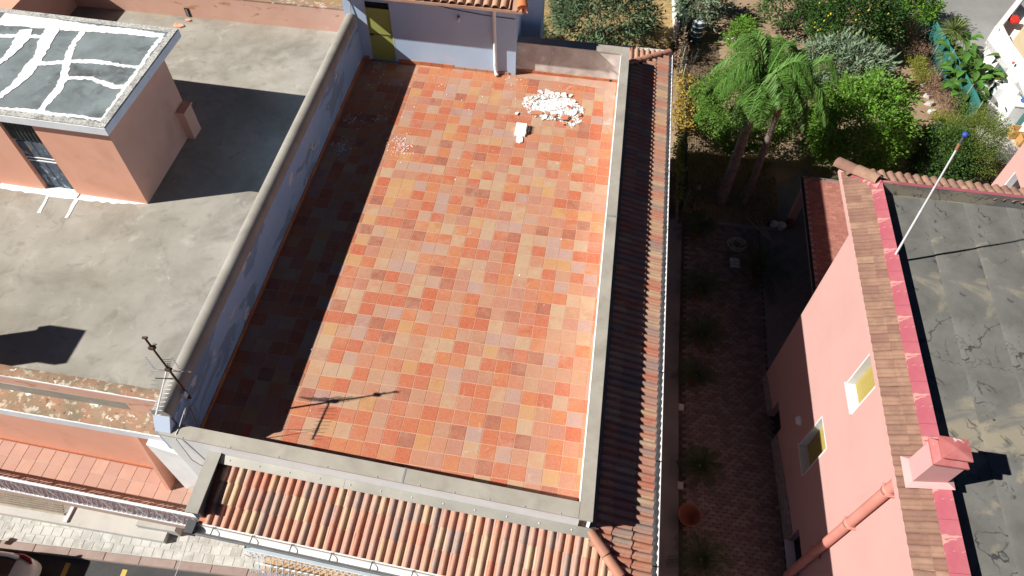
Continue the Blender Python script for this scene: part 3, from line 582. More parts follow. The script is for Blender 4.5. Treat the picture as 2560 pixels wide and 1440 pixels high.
# ---------------------------------------------------------------- party wall with rounded coping
pw = thing('party_wall', (-2.33,-5.2,0), 'long peeling blue plastered wall with rounded grey coping beside the terrace', 'wall')
def xw(y): return lerp(-2.185, -2.25, (y+11.13)/11.85)
def xv(y): return lerp(-2.47, -2.52, (y+11.13)/11.85)
b = MB(); b.hexa([(xv(-11.13),-11.10,-.4),(xw(-11.13),-11.10,-.4),(xw(.7),.695,-.4),(xv(.7),.695,-.4)],[(xv(-11.13),-11.10,1.24),(xw(-11.13),-11.10,1.24),(xw(.7),.695,1.24),(xv(.7),.695,1.24)]); obj('wall', b, m_bluepeel, pw)
ycs = [-11.14,-5.2,.70]
for k in range(2):
    b = MB(); L = []
    for y in (ycs[k], ycs[k+1]-.006):
        c_ = (xv(y)+xw(y))/2-.01; hw = (xw(y)-xv(y))/2+.028
        L.append([Vector((c_-hw*math.cos(math.pi*i/14), y, 1.25+.19*math.sin(math.pi*i/14)-(.06 if i in (0,14) else 0))) for i in range(15)])
    b.add(L[0]+L[1], [(i,i+1,16+i,15+i) for i in range(14)], True)
    for q in L: b.add(q, [tuple(range(15))])
    b.add([L[0][0],L[0][14],L[1][14],L[1][0]], [(0,1,2,3)])
    obj('coping', b, m_coping, pw, at=(-2.35,ycs[k],1.2))
for k in range(38):
    y = -11.13+k*T; b = MB(); b.hexa([(xw(y)+.001,y+.004,0),(xw(y)+.022,y+.004,0),(xw(y)+.022,y+T-.004,0),(xw(y)+.001,y+T-.004,0)],[(xw(y)+.001,y+.004,.10),(xw(y)+.016,y+.004,.10),(xw(y)+.016,y+T-.004,.10),(xw(y)+.001,y+T-.004,.10)])
    if y+T < .72: obj('skirting_tile', b, m_skirt, pw, at=(xw(y),y,0))
# pale-blue end block of the wall
b = MB(); b.hexa([(-2.50,-11.33,.2),(-2.2,-11.33,.2),(-2.19,-11.145,.2),(-2.50,-11.145,.2)],[(-2.48,-11.33,.96),(-2.2,-11.33,.96),(-2.19,-11.145,1.24),(-2.50,-11.145,1.24)]); obj('end_block', b, m_blue, pw)
# ---------------------------------------------------------------- stair hut at the back
hut = thing('stair_hut', (0,1.8,0), 'pale blue rooftop stair hut with a clay tiled eave at the back of the terrace', 'hut')
hx0, hx1, hy = -2.56, 2.09, .705
b = MB(); b.wall((hx0,hy), (1,0), hx1-hx0, -.02, 2.75, [(.56,1.285,.03,1.86)], .07, (0,-1))
b.quad((hx1,hy,-.02),(hx1,2.5,-.02),(hx1,2.5,2.75),(hx1,hy,2.75)); b.quad((hx0,2.5,-.02),(hx0,hy,-.02),(hx0,hy,2.75),(hx0,2.5,2.75)); b.quad((hx1,2.5,-.02),(hx0,2.5,-.02),(hx0,2.5,2.75),(hx1,2.5,2.75))
b.box(2.09,1.75,-2,2.62,2.5,2.3)
obj('wall', b, m_hutblue, hut)
dx0, dx1 = hx0+.56, hx0+1.285
b = MB(); b.quad((dx0,hy+.07,.03),(dx1,hy+.07,.03),(dx1,hy+.07,1.86),(dx0,hy+.07,1.86)); obj('doorway', b, m_black, hut)
b = MB(); b.box(dx0+.035,hy+.03,.04,dx1-.03,hy+.06,.83,.003); b.box(dx0+.035,hy+.026,.845,dx1-.03,hy+.06,1.62,.003); door = obj('door', b, m_green, hut)
b = MB(); b.bar((dx0+.05,hy+.022,.84),(dx1-.05,hy+.022,.84),.012,.02); b.bar((dx0+.05,hy+.02,.80),(dx0+.16,hy+.02,.80),.02,.03); b.bar((dx1-.16,hy+.018,.78),(dx1-.05,hy+.014,.84),.02,.02); obj('latch', b, m_rust, door)
b = MB(); b.box(dx0,hy-.004,.03,dx0+.03,hy+.05,1.86); b.box(dx1-.03,hy-.004,.03,dx1,hy+.05,1.86); b.box(dx0+.03,hy-.003,1.83,dx1-.03,hy+.05,1.86); obj('door_frame', b, m_blue, hut)
b = MB(); b.box(dx0-.03,hy-.05,.0,dx1+.03,hy+.03,.028,.005); obj('threshold', b, m_cement, hut)
for k in range(10):
    x = -1.21+k*T*1.01
    if x+T > hx1: break
    mm_ = m_skirt if k < 5 else m_cempatch
    b = MB(); b.box(x+.004,hy-.02,0,x+T-.004,hy-.002,.12 if k < 5 else .085,.004); obj('skirting_tile', b, mm_, hut, at=(x,hy,0))
b = MB(); b.box(hx0+.35,hy-.02,0,dx0-.06,hy-.002,.12,.004); obj('skirting_tile', b, m_skirt, hut)
# hut roof: eave overhangs the front wall
ez, ey = 2.42, .08
b = MB(); b.add([(-3.0,ey,ez-.03),(2.36,ey,ez-.03),(2.36,2.55,ez+.64),(-3.0,2.55,ez+.64),(-3.0,ey,ez-.10),(2.36,ey,ez-.10),(2.36,2.55,ez-.1),(-3,2.55,ez-.1)], [(0,1,2,3),(4,5,1,0),(5,6,2,1),(6,7,3,2),(7,4,0,3),(7,6,5,4)])
hroof = obj('roof', b, m_roofhut, hut)
hsrc = rtile(.215,.45,.078,.075); hme = mesh_of('roof_tile', hsrc, m_roofhut)
slope(hroof, (-2.95,ey,ez), (2.15,ey,ez), (0,3.17,.83), 6, .215, .42, hme, lambda p: p.y < 2.6 and p.x < 2.28-.18*max(0,p.y-.2), 200)
ridge(hroof, (1.86,2.5,ez+.63), (2.32,ey+.02,ez+.05), 7, .12, .10, m_shell)
b = MB(); b.add([(2.32,ey+.03,ez+.06)]+[(2.32+.15*math.cos(math.pi*(i/10))*(1 if i%2 else .88), ey-.06-.02*math.sin(math.pi*i/10), ez-.03+.17*math.sin(math.pi*i/10)*(1 if i%2 else .9)) for i in range(11)], [(0,i+2,i+1) for i in range(10)]); obj('shell_ornament', b, m_shell, hroof)
b = MB(); b.tube([(1.50,hy-.06,2.5),(1.52,hy-.06,1.5),(1.54,hy-.06,.2),(1.56,hy-.10,.08),(1.60,hy-.17,.05)], .05, 12); dp = obj('downpipe', b, m_white, hut)
b = MB(); b.lathe((1.511,hy-.06,1.95),[(.056,0),(.056,.06)],12); b.lathe((1.536,hy-.06,.32),[(.057,0),(.057,.06)],12); obj('pipe_socket', b, m_white, dp)
b = MB(); b.lathe((-.05+.62,hy-.05,1.62),[(0,.09),(.03,.085),(.03,.05),(.022,.04)],10); lamp = obj('lamp_holder', b, m_darkmetal, hut)
b = MB(); b.lathe((.57,hy-.05,1.53),[(.018,.13),(.028,.1),(.04,.05),(.028,.01),(0,0)],12); obj('light_bulb', b, m_marble, lamp)
b = MB(); pts = [(hx0,hy-.012,1.95),(-1.9,hy-.012,2.2),(-.6,hy-.012,2.02),(.4,hy-.012,1.86),(1.2,hy-.012,1.78),(2.05,hy-.012,1.75)]; b.tube(pts, .008, 5); obj('wall_cable', b, m_wired, hut)
b = MB(); b.tube([(-2.36,.66,1.46),(-2.34,.69,1.7),(-2.30,.69,2.2),(-2.28,.69,2.7)], .012, 5); obj('wall_cable', b, m_wire, hut)

# ---------------------------------------------------------------- NEIGHBOURING HOUSE ON THE LEFT
nb = thing('neighbouring_house', (-8,-5,-6.6), 'peach rendered house with a weathered grey concrete roof deck and a tiled balcony', 'house')
b = MB(); b.hexa([(-16,-10.40,-.4),(-2.49,-10.52,-.4),(-2.54,1.9,-.4),(-16,1.66,-.4)],[(-16,-10.40,0),(-2.49,-10.52,0),(-2.54,1.9,0),(-16,1.66,0)]); obj('roof_deck', b, m_conc, nb)
def yn(x): return -10.474-.0141*(x+6.26)                      # front face of the roof parapet
b = MB(); b.hexa([(-16,yn(-16),-.4),(-2.49,yn(-2.49),-.4),(-2.49,yn(-2.49)+.2,-.4),(-16,yn(-16)+.2,-.4)],[(-16,yn(-16),.385),(-2.49,yn(-2.49),.385),(-2.49,yn(-2.49)+.2,.385),(-16,yn(-16)+.2,.385)]); obj('roof_parapet', b, m_peachpeel, nb)
b = MB(); vs = []; n = 90                                    # uneven old terracotta top of the parapet
for i in range(n+1):
    x = lerp(-13, -2.5, i/n)
    for k,(dy,dz) in enumerate(((-.012,0),(.0,.02),(.07,.035),(.14,.03),(.21,0))): vs.append((x, yn(x)+dy+.012*mnoise.noise((x*2,k*3,0)), .385+dz+.022*mnoise.noise((x*5,dy*20,7))))
b.add(vs, [(5*i+k,5*i+5+k,5*i+6+k,5*i+1+k) for i in range(n) for k in range(4)], True); obj('parapet_top', b, m_mossy, nb)
b = MB(); b.bar((-13,yn(-13)-.012,.37),(-2.5,yn(-2.5)-.012,.37),.03,.035); obj('parapet_edge', b, m_slabwhite, nb)
b = MB(); vs = []                                            # cornice ledge below it
for i in range(n+1):
    x = lerp(-13, -2.42, i/n); y0 = yn(x)
    for k,(dy,dz) in enumerate(((-.39,0),(-.36,.03),(-.24,.035),(-.2,.075),(-.06,.085),(.01,.1))): vs.append((x, y0+dy, -.39+dz+.018*mnoise.noise((x*4,dy*15,2))))
b.add(vs, [(6*i+k,6*i+6+k,6*i+7+k,6*i+1+k) for i in range(n) for k in range(5)], True); obj('cornice_top', b, m_mossy, nb)
b = MB(); b.hexa([(-13,yn(-13)-.41,-.62),(-2.42,yn(-2.42)-.41,-.62),(-2.42,yn(-2.42)+.02,-.62),(-13,yn(-13)+.02,-.62)],[(-13,yn(-13)-.41,-.385),(-2.42,yn(-2.42)-.41,-.385),(-2.42,yn(-2.42)+.02,-.385),(-13,yn(-13)+.02,-.385)]); obj('cornice', b, m_slabwhite, nb)
zB = -3.0
def yw_(x): return -10.57-.0345*(x+8.2)                       # facade behind the balcony
b = MB(); b.hexa([(-14,yw_(-14),-7),(-2.43,yw_(-2.43),-7),(-2.43,yn(-2.43),-7),(-14,yn(-14),-7)],[(-14,yw_(-14),-.62),(-2.43,yw_(-2.43),-.62),(-2.43,yn(-2.43),-.62),(-14,yn(-14),-.62)]); obj('facade_wall', b, m_peach, nb)
b = MB(); b.bar((-14,yw_(-14)-.015,zB+.05),(-2.9,yw_(-2.9)-.015,zB+.05),.03,.11); obj('facade_skirting', b, m_skirt, nb)
pl0 = P(440,1180,zB)                                         # projecting pilaster between the two houses
b = MB(); b.hexa([(pl0.x-.02,yw_(-4)-.42,zB),(pl0.x+.07,yw_(-4)-.42,zB),(pl0.x+.07,yw_(-4),zB),(pl0.x-.02,yw_(-4),zB)],[(pl0.x-.02,yw_(-4)-.10,-.62),(pl0.x+.07,yw_(-4)-.10,-.62),(pl0.x+.07,yw_(-4),-.62),(pl0.x-.02,yw_(-4),-.62)]); obj('pilaster', b, m_peach, nb)
b = MB(); b.hexa([(-3.5,yw_(-3.5)-.30,zB),(-1.62,yw_(-2)-.34,zB),(-1.62,yw_(-2),zB),(-3.5,yw_(-3.5),zB)],[(-3.45,yw_(-3.5)-.30,-.62),(-1.62,-11.30,-.62),(-1.62,-11.0,-.62),(-3.45,yw_(-3.5),-.62)]); obj('party_pier', b, m_white, nb)
b = MB(); q0 = P(455,1165,-2.3); q1 = P(505,1182,-2.3); b.bar((q0.x,q0.y-.05,-2.2),(q1.x+.25,q1.y-.05,-2.2),.14,.06); obj('pier_ledge', b, m_cement, nb)
_ra, _rb = P(0,1224,zB), P(467,1317,zB)
def ye(x): return lerp(_ra.y,_rb.y,(x-_ra.x)/(_rb.x-_ra.x))
b = MB(); b.hexa([(-13,ye(-13),zB-.22),(-1.9,ye(-1.9),zB-.22),(-1.9,yw_(-1.9),zB-.22),(-13,yw_(-13),zB-.22)],[(-13,ye(-13),zB-.006),(-1.9,ye(-1.9),zB-.006),(-1.9,yw_(-1.9),zB-.006),(-13,yw_(-13),zB-.006)]); bf = obj('balcony', b, m_balgrout, nb)
bt2 = MB(); h2 = .335/2-.006; bt2.box(-h2,-h2,-.01,h2,h2,.006,.004); bme = mesh_of('balcony_tile', bt2, m_baltile)
for i in range(-14,14):
    for j in range(3):
        x = -4.95+.335*i; y = yw_(x)-.03-.335*(j+.5); sy = 1
        if j == 2: sy = .74; y += .335*.13
        if x < -2.1: inst('balcony_tile', bme, bf, (x,y,zB-.003), (0,0,-.033), (1,sy,1))
# lattice railing of that balcony, leaning outwards
b = MB(); r0, r1 = Vector((-13,ye(-13)+.03,zB+.03)), Vector((-2.35,ye(-2.35)+.03,zB+.03)); b.bar(r0,r1,.06,.05); nrl = obj('railing', b, m_iron, nb)
t0, t1 = Vector((-13,ye(-13)+.03,zB+.88)), Vector((-2.35,ye(-2.35)+.03,zB+.88))
b = MB(); b.bar(t0,t1,.055,.035); obj('top_rail', b, m_iron, nrl)
L_ = (r1-r0).length; mlat = MB(); n = int(L_/.115); hh = .9
for s_ in (1,-1):
    a = r0; mlat.bar((-s_*.16,-.004*s_,.02),(s_*.16,-.004*s_,.83),.024,.012,(0,1,0))
lm = mesh_of('lattice_slat', mlat, m_mauverail)
for k in range(n):
    p = lerp(r0,r1,k/n); 
    if p.x > -10.6: inst('lattice_slat', lm, nrl, p)
for k in range(26):
    p = lerp(r0,r1,k/26); q = lerp(t0,t1,k/26)
    if p.x > -10.6: b = MB(); b.bar(p,q,.022,.022); obj('railing_post', b, m_iron, nrl, at=p)
b = MB(); e0 = Vector((-2.3,ye(-2.3)+.03,zB+.88)); b.bar(e0,(-2.2,yw_(-2.2)-.3,zB+.88),.05,.04); b.bar(e0,(e0.x,e0.y,zB),.03,.03); obj('end_rail', b, m_iron, nrl)
# ground-floor ledge, lattice panel and stone blocks at the foot of the facade
b = MB(); q = [P(0,1243,-6.1),P(330,1305,-6.1)]; b.hexa([(q[0].x-2,q[0].y-.30,-6.7),(-5.2,q[0].y-.34,-6.7),(-5.2,q[0].y+.6,-6.7),(q[0].x-2,q[0].y+.6,-6.7)],[(q[0].x-2,q[0].y-.30,-6.42),(-5.2,q[0].y-.34,-6.42),(-5.2,q[0].y+.6,-6.42),(q[0].x-2,q[0].y+.6,-6.42)]); led = obj('window_ledge', b, m_walk, nb)
for x_ in (-7.98,):
    b = MB(); b.hexa([(x_,-11.38,-6.6),(x_+.09,-11.38,-6.6),(x_+.09,-10.9,-6.6),(x_,-10.9,-6.6)],[(x_,-11.38,-6.36),(x_+.09,-11.38,-6.36),(x_+.09,-10.9,-6.36),(x_,-10.9,-6.36)]); obj('stone_jamb', b, m_marble, nb, at=(x_,-11.2,-6.6))
b = MB()
for i in range(34):
    for s_ in (1,-1): b.bar((-10.6+.075*i,-11.2,-6.385),(-10.6+.075*i+s_*.25,-10.85,-6.385),.022,.02)
b.bar((-10.6,-11.2,-6.38),(-8.05,-11.2,-6.38),.03,.03); obj('lattice_panel', b, m_wood, nb, kind='stuff')
b = MB(); b.box(-6.0,-11.2,-6.6,-4.9,-10.9,-6.2,.02); obj('stone_block', b, m_walk, nb)
# back parapet and the higher wall on the far left
b = MB(); b.hexa([(-16,1.66,-.1),(-2.62,1.79,-.1),(-2.62,2.02,-.1),(-16,1.9,-.1)],[(-16,1.66,.74),(-2.62,1.79,.74),(-2.62,2.02,.74),(-16,1.9,.74)]); bp_ = obj('back_parapet', b, m_peachpeel, nb)
b = MB(); b.bar((-16,1.79,.76),(-2.62,1.92,.76),.27,.04); obj('parapet_top', b, m_mossy, bp_)
q = P(478,38,0.0); b = MB(); b.box(q.x-.08,1.735,.02,q.x+.08,1.76,.30); obj('missing_render', b, m_black, bp_)
b = MB(); b.box(q.x-.05,1.725,.02,q.x+.01,1.745,.26); obj('bare_brick', b, m_cement, bp_)
b = MB(); b.hexa([(-11.9,-1.2,-.1),(-11.38,-1.2,-.1),(-11.39,1.70,-.1),(-11.9,1.70,-.1)],[(-11.9,-1.2,1.35),(-11.38,-1.2,1.35),(-11.39,1.70,1.35),(-11.9,1.70,1.35)]); obj('side_wall', b, m_peach, nb)
b = MB(); b.box(-9.62,-11.0,0,-9.0,-10.35,2.9); b.box(-9.7,-11.1,2.9,-8.9,-10.3,3.1); obj('chimney', b, m_peach, nb)
# rooftop shed
sh = thing('rooftop_shed', (-8,-4,0), 'peach rooftop shed with a flaking door and white lines painted on its slab roof', 'shed')
A0 = Vector((-5.752,-5.519,0)); vx = Vector((-1.0,-.03,0)); 
def shx(u): return A0.x-u
def shy(u): return A0.y+.046*u*0+ (P(0,458,0).y-A0.y)*(u/(A0.x-P(0,458,0).x))
fy = lambda x: shy(A0.x-x); tilt = (fy(-9)-fy(-6))/-3
u_ = Vector((-1, -tilt, 0)).normalized()*-1                   # facade direction towards +x
org = A0-u_*5.2; nrm = Vector((u_.y,-u_.x,0))
d0 = (P(118,471,0)-org).dot(u_); d1 = (P(196,482,0)-org).dot(u_)
b = MB(); b.wall(org, u_, 5.2, 0, 2.23, [(d0,d1,0,2.2)], .12, nrm)
back = Vector((-.02,2.72,0))
b.quad(A0, A0+back, A0+back+Vector((0,0,2.23)), A0+Vector((0,0,2.23))); b.quad(org+back, org, org+Vector((0,0,2.23)), org+back+Vector((0,0,2.23))); b.quad(A0+back, org+back, org+back+Vector((0,0,2.23)), A0+back+Vector((0,0,2.23)))
obj('wall', b, m_peach, sh)
dr = MB(); f = lambda a,z,d: org+u_*a-nrm*d+Vector((0,0,z))
def panel(a0,a1,z0,z1,d,m,nm,par,th=.02):
    mb = MB(); mb.hexa([f(a0,z0,d),f(a1,z0,d),f(a1,z0,d+th),f(a0,z0,d+th)],[f(a0,z1,d),f(a1,z1,d),f(a1,z1,d+th),f(a0,z1,d+th)]); return obj(nm, mb, m, par)
sdoor = panel(d0,d1,0,1.58,.10,m_olddoor,'door',sh)
mid = (d0+d1)/2
for a0,a1 in ((d0+.05,mid-.012),(mid+.012,d1-.05)):
    for z0,z1 in ((.1,.86),(1.06,1.5)): panel(a0,a1,z0,z1,.086,m_olddoor,'door_panel',sdoor)
panel(d0+.01,d1-.01,.90,.93,.078,m_paint,'door_rail',sdoor); panel(d0+.01,d1-.01,1.0,1.025,.078,m_paint,'door_rail',sdoor)
for k in range(8):
    a = d0+(d1-d0)*(k+.5)/8; b = MB(); b.tube([f(a,1.58,.10),f(a,2.2,.10)], (d1-d0)/17, 6, sm=False); obj('corrugation', b, m_corr, sh)
panel(d0-.06,d1+.06,-.0,.03,-.14,m_paint,'doorstep',sh,.26)
SZ = 2.42; c = [P(262,323,SZ),P(447,74,SZ)]; 
sl_ = [Vector((c[0].x,c[0].y,0)),Vector((c[1].x,c[1].y,0)),Vector((c[1].x,c[1].y,0))+(-u_)*7.5+Vector((0,.0,0)),Vector((c[0].x,c[0].y,0))+(-u_)*7.5]
b = MB(); b.prism([(p.x,p.y) for p in sl_], 2.235, SZ); slab = obj('roof_slab', b, m_slabwhite, sh)
ins = .05; cen = sum(sl_,Vector())/4
def inset(k): return [Vector((p.x+(k if i in (2,3) else -k), p.y+(k if i in (0,3) else -k),0)) for i,p in enumerate(sl_)]
i1, i2 = inset(.015), inset(.17)
b = MB(); b.add([(p.x,p.y,SZ+.03) for p in i1]+[(p.x,p.y,SZ+.025) for p in i2]+[(p.x,p.y,SZ) for p in i1], [(i,(i+1)%4,4+(i+1)%4,4+i) for i in range(4)]+[(8+i,8+(i+1)%4,(i+1)%4,i) for i in range(4)]); obj('slab_rim', b, m_lichen, slab)
b = MB(); b.add([(p.x,p.y,SZ+.012) for p in inset(.165)], [(0,1,2,3)]); obj('slab_surface', b, m_slabroof, slab)
b = MB(); K = 1/5.12
def pt(x,y): p = P(x*K,y*K,SZ+.015); return (p.x,p.y)
K2 = 1/2.572
def pt2(x,y): p = P(x*K2,y*K2,SZ+.015); return (p.x,p.y)
strokes = [([pt(0,240),pt(420,265),pt(760,320),pt(1200,365),pt(1650,400),pt(2090,460)],[.5,.5,.38,.26,.22,.17]),
 ([pt2(1040,238),pt2(980,310),pt2(900,430),pt2(800,570),pt2(655,772)],[.13,.10,.10,.12,.08]),
 ([pt2(655,770),pt2(500,750),pt2(350,735),pt2(250,720),pt2(100,705),pt2(0,700),pt2(-200,680)],[.09,.09,.1,.13,.1,.09,.09]),
 ([pt2(535,200),pt2(480,270),pt2(445,340),pt2(430,400),pt2(410,500),pt2(380,570),pt2(300,660),pt2(255,720)],[.13,.14,.15,.16,.17,.19,.15,.16]),
 ([pt2(900,432),pt2(800,425),pt2(700,408),pt2(600,395),pt2(430,395),pt2(330,405),pt2(240,412)],[.08,.1,.12,.13,.13,.14,.16]),
 ([pt2(815,560),pt2(740,558),pt2(640,525),pt2(570,500),pt2(430,505)],[.13,.14,.12,.11,.13]),
 ([pt2(340,180),pt2(290,270),pt2(250,370),pt2(200,430),pt2(150,500),pt2(80,560),pt2(0,620),pt2(-120,700)],[.33,.34,.22,.3,.26,.18,.15,.15]),
 ([pt2(165,190),pt2(150,235),pt2(100,310),pt2(40,370),pt2(-60,440)],[.3,.36,.26,.17,.18]),
 ([pt2(290,240),pt2(200,235),pt2(100,232),pt2(0,232),pt2(-100,232)],[.12,.14,.14,.12,.12])]
for k,(pp,wd) in enumerate(strokes): b = MB(); b.ribbon(pp, wd, SZ+.0145+.0012*k, .022, .06); obj('painted_stroke', b, m_paint, slab)
b = MB(); b.ribbon([P(0,462,0),P(60,472,0),P(120,481,0),P(200,490,0),P(300,502,0),P(366,510,0)],[.22,.2,.24,.26,.2,.05], .005, .03); 
b.ribbon([P(122,486,0),P(110,510,0),P(97,533,0)],[.09,.08,.09], .009, .015); b.ribbon([P(195,495,0),P(182,515,0),P(166,545,0)],[.1,.09,.08], .009, .015); obj('limewash', b, m_paint, sh)
q = A0+back; b = MB(); b.box(q.x-.6,q.y-.42,0,q.x+.20,q.y-.02,.80); b.box(q.x-.6,q.y-.45,.80,q.x+.23,q.y+.01,.85); obj('water_tank_box', b, m_peach, sh)
# fallen render on the deck
fr_ = []
for k,(px,py,s_) in enumerate(((448,66,.24),(442,62,.1),(470,52,.13))):
    p = P(px,py,0); b = MB(); b.prism([(p.x+s_*(.5+.3*random.random())*math.cos(a),p.y+.6*s_*(.5+.3*random.random())*math.sin(a)) for a in [i*math.pi/3 for i in range(6)]], .004, .04)
    o = obj('render_fragment', b, m_peach, at=(p.x,p.y,.004)); tag(o, ['largest flake of fallen peach render lying on the concrete roof deck','smallest flake of fallen peach render beside the larger one on the deck','pale lump of fallen render right below the hole in the back parapet'][k], 'debris', 'fallen render on the concrete deck')
# ---------------------------------------------------------------- aerial
an = thing('tv_aerial', (-2.14,-10.60,.9), 'rusty aerial mast with silver television antenna fixed to the party wall', 'aerial')
top = PX(362,845,-2.14); base = Vector((-2.14,-10.62,.95))
ax_ = (top-base)
b = MB(); b.tube([base, base+ax_*.45], .021, 8); b.tube([base+ax_*.45, top], .017, 8); obj('mast', b, m_rust, an)
for t_ in (.86,.52,1.0):
    p = base+ax_*t_; b = MB(); b.box(p.x-.05,p.y-.035,p.z-.035,p.x+.05,p.y+.035,p.z+.035,.01)
    for k in range(5): a = random.uniform(0,6); b.tube([p,p+Vector((.09*math.cos(a),.05,.09*math.sin(a)))], .005, 4)
    if t_ < 1: obj('clamp', b, m_rust, an)
    else: b = MB(); b.bar(top-Vector((.04,0,0)),top+Vector((.05,0,.02)),.035,.03); obj('mast_tip', b, m_rust, an)
bz = base+ax_*.50
b0 = PX(412,930,-2.3); b1 = PX(405,1003,-2.3)
h0 = Vector((bz.x-.05, bz.y+.02, bz.z)); bd = Vector((.10,-.78,-.16)); h1 = h0+bd
b = MB(); b.bar(h0, h1, .022, .022); boom = obj('boom', b, m_steel, an)
cr = bd.normalized().cross(Vector((0,0,1))).normalized()
upv = cr.cross(bd.normalized())
for k in range(9):
    p = h0+bd*(.28+.72*k/8); l = .19-.01*k; b = MB(); b.tube([p-cr*l+upv*.05,p,p+cr*l+upv*.05], .0045, 5); obj('director', b, m_steel, boom)
for s_ in (1,-1):
    for k in range(6):
        p = h0+upv*s_*(.05+.055*k)+bd*(-.02*k+.03); b = MB(); b.tube([p-cr*.27,p+cr*.27], .0045, 5); obj('reflector_rod', b, m_steel, boom)
    b = MB()
    for e_ in (-.22,0,.22): b.tube([h0+cr*e_, h0+upv*s_*.35+bd*-.1+cr*e_], .006, 5)
    obj('reflector_frame', b, m_steel, boom)
p = h0+bd*.22; b = MB(); b.tube([p-cr*.15,p+cr*.15,p+cr*.15+upv*.035,p-cr*.15+upv*.035,p-cr*.15], .006, 5, cap=False); obj('dipole', b, m_darkmetal, boom)
b = MB(); p = base+ax_*.10; b.box(p.x-.05,p.y-.10,p.z-.02,p.x+.04,p.y-.02,p.z+.13,.012); obj('junction_box', b, m_marble, an)
b = MB(); b.bar((-2.2,-10.63,1.02),(-2.12,-10.63,1.02),.05,.05); b.bar((-2.2,-10.63,1.2),(-2.12,-10.63,1.2),.05,.05); obj('wall_bracket', b, m_rust, an)
b = MB(); c_ = Vector((-2.155,-10.78,.62))
b.tube([base,(-2.15,-10.75,.85)]+[c_+Vector((.0,.15*math.cos(a),.19*math.sin(a))) for a in [i*.45+1.2 for i in range(16)]]+[(-2.14,-10.9,.3)], .006, 5); b.bar((-2.16,-10.72,.82),(-2.05,-10.98,.02),.02,.02); obj('coax_loop', b, m_wire, an)
cbl = [(-2.15,-10.72,.84),(-2.12,-10.98,.90),PY(463,1020,-11.1),P(448,1068,.962),P(440,1084,.962),(P(440,1098,.9)),P(480,1150,.1),P(515,1170,-.6)]
b = MB(); b.tube([base]+[Vector(q) for q in cbl[1:]], .009, 6); o = obj('white_cable', b, m_wirew, at=base); tag(o, 'white cable running from the aerial over the parapet corner', 'cable')
# ---------------------------------------------------------------- rubble on the terrace
rc = P(1382,272,0); b = MB()
def inpile(px,py):
    x=(px-1382)/75; y=(py-(270+.14*(px-1382)))/34
    return x*x+y*y < 1+.22*mnoise.noise((px*.05,py*.05,0)) or (abs(px-1430)+abs(py-304)*1.6 < 26)
cnt = 0
while cnt < 2000:
    px = random.uniform(1305,1458); py = random.uniform(238,320)
    if not inpile(px,py): continue
    d = max(0,1-(((px-1385)/78)**2+((py-268)/42)**2)); p = P(px,py,0); h = d*.075*random.random()**.6
    s_ = random.choice((.009,.012,.018,.026,.04)); s_ *= random.uniform(.7,1.3); e = Euler((random.gauss(0,.5),random.gauss(0,.5),random.uniform(0,6.3))).to_matrix()
    k = random.randint(4,6); th = random.uniform(.006,.016)
    ang = sorted(random.uniform(0,6.28) for _ in range(k)); pts = [Vector((s_*math.cos(a),s_*.7*math.sin(a),0)) for a in ang]
    o_ = Vector((p.x,p.y,h+.008)); b.add([o_+e@q for q in pts]+[o_+e@(q+Vector((0,0,th))) for q in pts], [tuple(range(k-1,-1,-1)),tuple(range(k,2*k))]+[(i,(i+1)%k,k+(i+1)%k,k+i) for i in range(k)]); cnt += 1
for ky in range(1):
    q = []
    for k in range(28):
        a = 2*math.pi*k/28; r = .80+.16*mnoise.noise((math.cos(a)*2,math.sin(a)*2,1)); v = P(1385+66*r*math.cos(a), 270-30*r*math.sin(a), 0); q.append((v.x,v.y,.006))
    c_ = P(1385,266,0); q2 = [(lerp(c_.x,x,.55),lerp(c_.y,y,.55),.045+.01*random.random()) for x,y,z in q]
    b.add(q+q2+[(c_.x,c_.y,.065)], [(k,(k+1)%28,28+(k+1)%28,28+k) for k in range(28)]+[(28+k,28+(k+1)%28,56) for k in range(28)])
for k in range(46):
    px = random.gauss(1385,34); py = random.gauss(264,15); p = P(px,py,0); s_ = random.uniform(.07,.16); e = Euler((random.gauss(0,.3),random.gauss(0,.3),random.uniform(0,6.3))).to_matrix(); kk = random.randint(5,7)
    ang = sorted(random.uniform(0,6.28) for _ in range(kk)); pts = [Vector((s_*math.cos(a),s_*.7*math.sin(a),0)) for a in ang]; d = max(0,1-(((px-1385)/78)**2+((py-268)/42)**2)); o_ = Vector((p.x,p.y,.012+.055*d))
    b.add([o_+e@q for q in pts]+[o_+e@(q+Vector((0,0,.014))) for q in pts], [tuple(range(kk-1,-1,-1)),tuple(range(kk,2*kk))]+[(i,(i+1)%kk,kk+(i+1)%kk,kk+i) for i in range(kk)])
o = obj('rubble_pile', b, m_plaster, at=(rc.x,rc.y,0), kind='stuff'); tag(o, 'heap of smashed white plaster and mortar on the terrace tiles', 'rubble')
b = MB(); n = 0                                              # loose crumbs
spots = [((855,370),26,130),((1000,365),34,190),((880,300),24,60),((960,290),50,40),((1200,260),120,30),((1290,195),40,70),((960,200),60,30),((1100,230),90,25),((1180,420),160,10),((945,160),22,60),((1450,420),70,6),((1300,700),220,9),((1400,215),60,14),((720,900),120,5)]
for (cx,cy),rr,k in spots:
    for _ in range(k):
        p = P(random.gauss(cx,rr*.5), random.gauss(cy,rr*.4), .003)
        if not (-2.1 < p.x < 4.8 and -11 < p.y < .6): continue
        s_ = random.choice((.005,.007,.009,.013,.02)); a0 = random.uniform(0,6); q = [Vector((p.x+s_*random.uniform(.6,1)*math.cos(a0+a),p.y+s_*random.uniform(.6,1)*math.sin(a0+a),.002)) for a in (0,1.3,2.6,3.7,5)]
        b.add(q+[v+Vector((0,0,.008)) for v in q], [(5,6,7,8,9)]+[(i,(i+1)%5,5+(i+1)%5,5+i) for i in range(5)])
